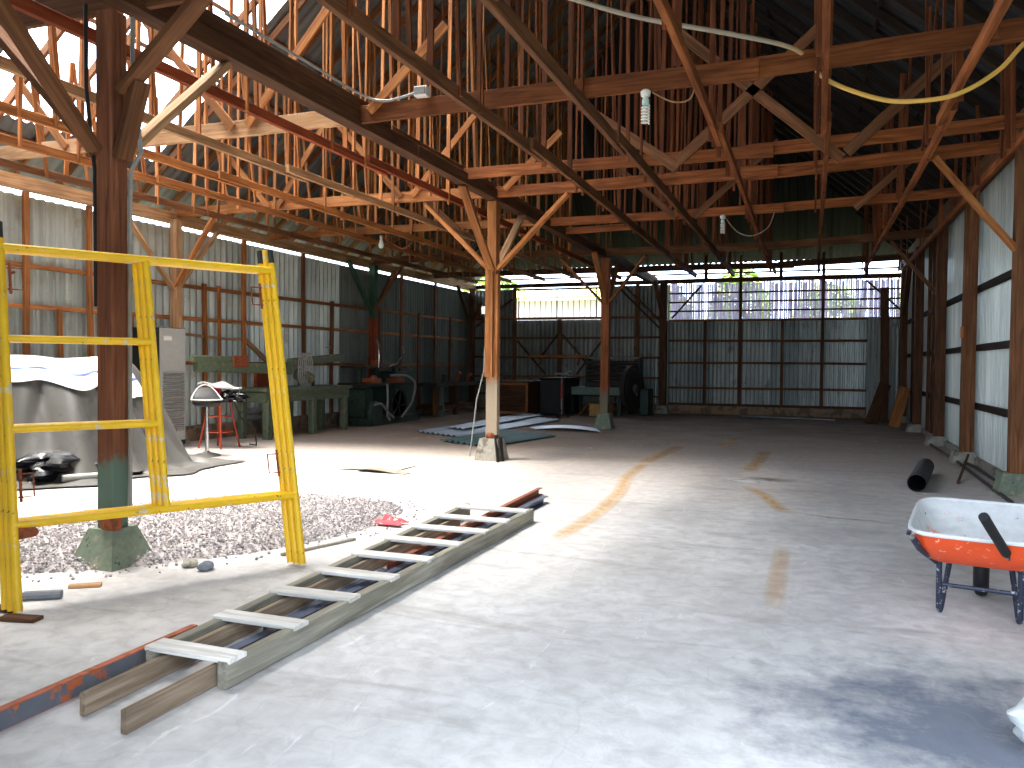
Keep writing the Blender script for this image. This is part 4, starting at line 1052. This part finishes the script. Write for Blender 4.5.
m = MB(); m.beam((-1.95, 24.6, .03), (.6, 24.0, .03), .1, .03); single(m, 'metal_strip', ZSHEET, 'thin shiny metal strip on the floor before the slatted far wall', 'metal strip', (-.7, 24.3, 0))

# ------------------------------------------------------------------ right side: leaning stock, pipe, rods
for k in range(4):
    x = 1.44 + .17 * k
    m = MB(); sheet(m, (x, 25.05 - .05 * k), (x + .42, 25.1 - .05 * k), 0.01, 2.95 - .1 * k, .1, .014)
    o = single(m, 'roofing_sheet', ZB, ('leftmost dark corrugated sheet standing on end in the far right corner', 'second dark corrugated sheet standing on end in the far right corner', 'third dark corrugated sheet standing on end in the far right corner', 'rightmost dark corrugated sheet standing on end, behind the orange plank')[k], 'roofing sheet', (x, 25, 0), ang=25)
m = MB(); m.beam((1.9, 24.8, 0), (1.86, 24.85, 3.75), .22, .14, up=(0, 1, 0), seg=5, wob=.01); single(m, 'timber_pole', W['dark'], 'dark timber baulk standing against the slats in the far right corner', 'pole', (1.9, 24.8, 0))
m = MB(); m.beam((1.92, 22.2, .0), (2.2, 22.55, 1.0), .26, .05, up=(0, 1, 0), seg=3); single(m, 'timber_plank', W['orange'], 'short orange plank leaning on the right wall near the far corner', 'plank', (2.05, 22.2, 0))
m = MB(); m.beam((1.45, 23.2, .0), (1.85, 24.0, 1.05), .3, .06, up=(0, 1, 0), seg=3); single(m, 'timber_plank', W['dark'], 'dark plank leaning at a slant behind the orange plank', 'plank', (1.5, 23.4, 0))
a, b = fl(917, 483, .11), fl(925.5, 466, .11)
m = MB(); m.ring(a, b, .11, .1, 22); single(m, 'pipe', BLK, 'short black plastic pipe lying on the floor before the right wall', 'pipe', (a.x, a.y, 0))
a = fl(958, 484); b = fl(968, 468); m = MB(); m.beam(a + V((0, 0, .015)), b + V((0, 0, .2)), .03, .03); single(m, 'wood_stick', W['dark'], 'dark stick propped on the rods at the foot of the right wall', 'wood piece', tuple(a))
for k, (p0, p1, lb) in enumerate((((925, 442), (1012, 505), 'long dark rod lying along the foot of the right wall'), ((955, 459), (995, 482), 'short dark rod beside the long one along the right wall'))):
    a, b = fl(*p0), fl(*p1); m = MB(); m.tube([a + V((0, 0, .025)), (a + b) / 2 + V((.04, 0, .03)), b + V((0, 0, .025))], .022, 8); single(m, 'steel_rod', MDARK, lb, 'rod', tuple(a))

# ------------------------------------------------------------------ wheelbarrow
wbr = thing('wheelbarrow', 'orange wheelbarrow with cement-stained tray standing on the right edge', 'wheelbarrow', (1.0, 5.5, 0))
TH = math.radians(-11); CT, ST = math.cos(TH), math.sin(TH)
WX, WY = .955, 5.45
def wp(x, y, z): return V((WX + x * CT - y * ST, WY + x * ST + y * CT, z))
def loop(hw, y0, y1, z0, z1, n=48, p=6.5):
    out = []
    for k in range(n):
        a = 2 * PI * k / n; q = (abs(math.cos(a)) ** p + abs(math.sin(a)) ** p) ** (-1 / p)
        cx, cy = math.cos(a) * q, math.sin(a) * q
        y = (y0 + y1) / 2 + (y1 - y0) / 2 * cy
        tpr = 1 + .03 * (cy + 1) / 2
        out.append((hw * cx * tpr, y, z0 + (z1 - z0) * (cy + 1) / 2))
    return out
LO = [loop(.36, -.42, .62, .55, .61), loop(.335, -.36, .54, .47, .52), loop(.28, -.22, .36, .365, .38), loop(.24, -.16, .28, .345, .35)]
LI = [loop(.352, -.412, .612, .552, .612), loop(.325, -.35, .53, .48, .53), loop(.27, -.21, .35, .375, .39), loop(.22, -.15, .27, .356, .36)]
def shell(L):
    m = MB(); vs = []; n = len(L[0])
    for lp in L: vs += [wp(*p) for p in lp]
    fs = [[i * n + k, i * n + (k + 1) % n, (i + 1) * n + (k + 1) % n, (i + 1) * n + k] for i in range(len(L) - 1) for k in range(n)]
    fs.append([(len(L) - 1) * n + k for k in range(n)])
    m.add(vs, fs); return m
shell(LO).build('tray', ORG, wbr, ang=50)
shell(LI).build('tray_lining', TRW, wbr, ang=50)
m = MB(); m.tube([wp(*p) for p in LO[0]], .013, 8, closed=True); m.build('rim', TRW, wbr)
LH = [(-.19, .58, .22), (-.2, .1, .325), (-.225, -.12, .34), (-.30, -.30, .44), (-.335, -.42, .535)]
RH = [(.19, .58, .22), (.2, .1, .325), (.2, -.1, .34), (.12, -.4, .5), (.06, -.62, .65), (.03, -.70, .72)]
m = MB(); m.tube([wp(*p) for p in LH], .018, 10); m.build('handle_tube', NAVY, wbr)
m = MB(); m.ring(wp(-.333, -.415, .53), wp(-.345, -.45, .555), .021, .013); m.build('open_tube_end', CHROME, wbr)
m = MB(); m.tube([wp(*p) for p in RH], .018, 10); m.build('handle_tube', NAVY, wbr)
m = MB(); m.tube([wp(.13, -.38, .485), wp(.06, -.62, .65), wp(.025, -.715, .73)], .026, 12); m.build('grip', BLK, wbr)
for s in (-1, 1):
    m = MB(); m.tube([wp(s * .16, .14, .33), wp(s * .2, .02, .04), wp(s * .205, -.01, .02), wp(s * .21, -.04, .04), wp(s * .21, -.09, .335)], .017, 8); m.build('leg', NAVY, wbr)
m = MB(); m.tube([wp(-.2, -.055, .19), wp(.2, -.055, .19)], .013, 8); m.build('cross_bar', NAVY, wbr)
m = MB(); m.tube([wp(-.23, .25, .33), wp(.23, .25, .33)], .014, 8); m.build('tray_support', NAVY, wbr)
m = MB(); c = wp(0, .58, .19); ax = wp(1, .58, .19) - c
m.lathe(c, [(.08, -.035), (.15, -.045), (.183, -.03), (.19, 0), (.183, .03), (.15, .045), (.08, .035)], 30, ax=ax); wh = m.build('wheel', BLK, wbr, ang=60)
m = MB(); m.lathe(c, [(.09, -.04), (.1, 0), (.09, .04)], 20, ax=ax); m.tube([wp(-.2, .58, .2), wp(.2, .58, .2)], .012, 8); m.build('hub', GREYM, wh)

# translucent plastic sack at the lower right
t = NT('plastic_clear'); t.base(srgb(214, 222, 222)); t.set(.3, 0, .4); t.b.inputs['Transmission Weight'].default_value = .35; t.b.inputs['Alpha'].default_value = .9
c = fl(1034, 768); m = bag((c.x + .17, c.y + .06, .0), .2, .22, .2, .7, .14)
single(m, 'plastic_sack', t.mat, 'pale translucent plastic sack cut off at the lower right corner', 'bag', (c.x + .16, c.y + .1, 0), ang=60)

# ------------------------------------------------------------------ lamps, wires, hose
def cfl(c, label, sc_=1.0):
    t = thing('spiral_bulb', label, 'light bulb', tuple(c), 'bulbs under the tie beams')
    x, y, z = c
    m = MB(); m.lathe((x, y, z - .06 * sc_), [(.025, 0), (.042, .01), (.05, .05), (.03, .07)], 16); m.build('socket', WHITE, t)
    m = MB(); m.lathe((x, y, z - .14 * sc_), [(.022, 0), (.034, .01), (.034, .05), (.02, .085)], 16); m.build('ballast', plain('ballast_mint', srgb(196, 222, 214), .4), t)
    m = MB(); pts = [(x + (.034) * math.cos(a), y + .034 * math.sin(a), z - .14 * sc_ - .17 * sc_ * a / (12 * PI)) for a in [12 * PI * k / 96 for k in range(97)]]
    m.tube(pts, .0095, 6); m.build('spiral_tube', WHITE, t)
    return t
def wire(pts, r, n=6):
    P = [V(p) for p in pts]; Q = []
    for i in range(len(P) - 1):
        p0, p1, p2, p3 = P[max(i - 1, 0)], P[i], P[i + 1], P[min(i + 2, len(P) - 1)]
        for k in range(8):
            s = k / 8
            Q.append(.5 * ((2 * p1) + (p2 - p0) * s + (2 * p0 - 5 * p1 + 4 * p2 - p3) * s * s + (3 * p1 - p0 - 3 * p2 + p3) * s ** 3))
    Q.append(P[-1]); m = MB(); m.tube(Q, r, n); return m
c1 = (-1.52, 7.56, 4.09)
cfl(c1, 'large spiral bulb hanging near the top middle under the nearer tie beam')
single(wire([(-1.45, 7.54, 4.06), (-1.25, 7.5, 3.94), (-1.1, 7.5, 3.95), (-1.05, 7.52, 4.1)], .008), 'lamp_wire', plain('wire_tan', srgb(150, 110, 70), .6), 'tan wire drooping from the large spiral bulb', 'wire', (-1.25, 7.5, 3.95))
c2 = (-1.5, 14.26, 4.1)
cfl(c2, 'small far spiral bulb hanging under the tie beam behind', 1.0)
single(wire([(-1.45, 14.24, 4.05), (-1.25, 14.2, 3.8), (-1.0, 14.2, 3.72), (-.75, 14.2, 3.85), (-.65, 14.2, 4.1)], .01), 'lamp_wire', plain('wire_grey', srgb(130, 116, 100), .6), 'grey wire looping from the far small spiral bulb', 'wire', (-1.0, 14.2, 3.75))
gb = thing('globe_bulb', 'pear shaped white bulb hanging over the left aisle', 'light bulb', (-8.35, 14.5, 4.12))
m = MB(); m.lathe((-8.35, 14.5, 4.06), [(.03, 0), (.035, .05), (.02, .07)], 12); m.build('socket', WHITE, gb)
m = MB(); m.lathe((-8.35, 14.5, 3.86), [(.01, 0), (.045, .015), (.06, .06), (.045, .12), (.025, .19), (.022, .21)], 16); m.build('bulb', WHITE, gb)
single(wire([(-8.33, 14.5, 4.1), (-8.1, 14.55, 3.95), (-7.9, 14.6, 3.85), (-7.7, 14.6, 3.98), (-7.75, 14.6, 4.15)], .012), 'lamp_wire', plain('wire_red', srgb(140, 74, 52), .6), 'reddish wire looping beside the pear shaped bulb', 'wire', (-7.9, 14.6, 3.9))
t = NT('hose_yellow'); sx, sy, sz = t.sep(t.geo())
t.base(t.ramp(t.math('DIVIDE', t.math('ADD', sx, 3.0), 5.0, True), [(.52, srgb(168, 158, 142)), (.64, srgb(222, 176, 84))])); t.set(.5, 0, .4)
single(wire([(-2.6, 6.5, 4.85), (-2.0, 6.8, 4.69), (-1.47, 7.0, 4.54), (-.8, 7.2, 4.40), (-.3, 7.45, 4.32), (-.1, 7.68, 4.27), (.08, 7.76, 4.07), (.51, 7.8, 3.87), (.83, 7.8, 3.82), (1.13, 7.8, 3.85), (1.42, 7.8, 4.01), (1.62, 7.75, 4.22), (2.0, 7.7, 4.5)], .02, 10),
       'cable', t.mat, 'thick cable sagging over a tie beam at upper right, grey then yellow', 'cable', (-.1, 7.5, 4.2))
jb = thing('junction_box', 'white junction box on top of a tie beam near the girder', 'box', (-3.86, 7.5, 4.29))
m = MB(); m.box((-3.93, 7.48, 4.28), (-3.79, 7.6, 4.38), .01); m.build('box', WHITE, jb)
m = MB(); m.box((-3.92, 7.465, 4.29), (-3.80, 7.48, 4.37), .004); m.build('cover', GREYM, jb)
single(wire([(-4.58, 5.4, 4.37), (-4.57, 6.63, 4.37), (-4.52, 7.4, 4.34), (-4.3, 7.54, 4.29), (-3.95, 7.54, 4.33)], .014, 8), 'cable', GREYM, 'grey cable running along the girder to the white junction box', 'cable', (-4.5, 6.6, 4.35))

# ------------------------------------------------------------------ outside, seen through the gaps
LEAF = plain('leaf', srgb(150, 176, 84), .6, scale=1.2, var=.3, spots=[(srgb(196, 210, 120), .58, .8)])
def tree(c, h, w, label, n=1500):
    t = thing('tree', label, 'tree', c, 'trees outside the shed')
    m = MB(); m.tube([(c[0], c[1], -.04), (c[0] + .1, c[1], h * .4), (c[0] - .1, c[1] + .1, h * .8)], [.16, .12, .05], 8); m.build('trunk', W['brown'], t)
    m = MB()
    for _ in range(n):
        a, b, r = R.uniform(0, 2 * PI), R.uniform(-1, 1), R.uniform(.5, 1) ** .5
        q = math.sqrt(1 - b * b)
        p = V((c[0] + w * r * q * math.cos(a), c[1] + w * r * q * math.sin(a), h * .58 + h * .46 * r * b))
        u = V((R.uniform(-1, 1), R.uniform(-1, 1), R.uniform(-.7, .7))).normalized(); s = R.uniform(.2, .42)
        v = u.cross(V((R.uniform(-1, 1), R.uniform(-1, 1), 1))).normalized()
        m.add([p - u * s, p + v * s * .3 + V((0, 0, .04)), p + u * s, p - v * s * .3 + V((0, 0, .04))], [[0, 1, 2, 3]])
    m.build('foliage', LEAF, t, smooth=False)
TL = ['leafy tree beyond the barred opening, at its left end', 'leafy tree beyond the barred opening, at its right end', 'leafy tree beyond the far slit, above the left of the slats', 'leafy tree beyond the far slit, above the middle of the slats', 'leafy tree beyond the far slit, above the right of the slats']
for (x, y, h, w), lb in zip(((-15.6, 38, 6.2, 2.0), (-5.9, 33.2, 4.7, 1.3), (-3.0, 36, 5.6, 1.3), (.6, 40, 5.2, 1.7), (4.4, 37, 5.6, 1.2)), TL):
    tree((x, y, 0), h, w, lb)
gw = thing('outbuilding', 'pale pink outbuilding with a lean-to roof beyond the barred opening', 'building', (-11, 33, 0))
m = MB(); m.box((-14, 32, 0), (-8.2, 35, 4.2), .01); m.build('wall', plain('wall_pink', srgb(244, 226, 232), .9, var=.04), gw)
m = MB(); m.prism([(-14.5, 31.2, 4.2), (-14.5, 35.5, 4.9), (-14.5, 35.5, 4.98), (-14.5, 31.2, 4.28)], (6.8, 0, 0)); m.build('roof', plain('roof_olive', srgb(196, 196, 110), .8), gw)

# ------------------------------------------------------------------ light: open sky through the entrance, the missing roof sheets and the gaps
wd = bpy.data.worlds.new('sky'); sc.world = wd; wd.use_nodes = True
nt = wd.node_tree; bg = nt.nodes['Background']
tc = nt.nodes.new('ShaderNodeTexCoord'); sp = nt.nodes.new('ShaderNodeSeparateXYZ'); rp = nt.nodes.new('ShaderNodeValToRGB')
nt.links.new(tc.outputs['Generated'], sp.inputs[0]); nt.links.new(sp.outputs[2], rp.inputs['Fac']); nt.links.new(rp.outputs['Color'], bg.inputs['Color'])
rp.color_ramp.elements[0].color = (.66, .80, 1, 1); rp.color_ramp.elements[1].color = (.86, .92, 1, 1)
rp.color_ramp.elements[0].position = .1; rp.color_ramp.elements[1].position = .8
bg.inputs['Strength'].default_value = 5.8

sun = bpy.data.lights.new('sun', 'SUN'); so = bpy.data.objects.new('sun', sun); COL.objects.link(so)
sun.energy = 17; sun.angle = math.radians(34); sun.color = (1, .93, .84)
so.rotation_euler = V((1.6, .45, -6.8)).to_track_quat('-Z', 'Y').to_euler(); so.location = (-12, 9, 14)

def portal(name, c, n, sx, sy):
    l = bpy.data.lights.new(name, 'AREA'); l.shape = 'RECTANGLE'; l.size = sx; l.size_y = sy; l.cycles.is_portal = True
    o = bpy.data.objects.new(name, l); COL.objects.link(o); o.location = c
    o.rotation_euler = V(n).to_track_quat('-Z', 'Y').to_euler(); return o
portal('entrance_portal', (.26, .72, 2.15), (0, 1, 0), 4.5, 4.4)
zc = 4.15 + SL * (-8.0 + 11.5) + .14
portal('roof_gap_portal', (-8.0, 7.35, zc), (SL, 0, -1), 7.2, 7.2)

# ------------------------------------------------------------------ camera
cam = bpy.data.cameras.new('camera'); co = bpy.data.objects.new('camera', cam); COL.objects.link(co)
cam.sensor_width = 36; cam.lens = F / 1024 * 36; cam.clip_start = .05; cam.clip_end = 300
# rows of the camera axes (right, up, back) written in the place's axes
rt = V((_dx.x, _dy.x, _up.x)); dn = V((_dx.y, _dy.y, _up.y)); fw = V((_dx.z, _dy.z, _up.z))
mw = Matrix((( rt.x, -dn.x, -fw.x, 0), (rt.y, -dn.y, -fw.y, 0), (rt.z, -dn.z, -fw.z, HC), (0, 0, 0, 1)))
co.matrix_world = mw
sc.camera = co
sc.view_settings.view_transform = 'Standard'; sc.view_settings.look = 'None'; sc.view_settings.gamma = 1
sc.view_settings.exposure = .5; sc.view_settings.use_curve_mapping = False
sc.cycles.use_denoising = True
sc.cycles.max_bounces = 8; sc.cycles.diffuse_bounces = 5; sc.cycles.glossy_bounces = 3; sc.cycles.transparent_max_bounces = 12
sc.cycles.sample_clamp_indirect = 8
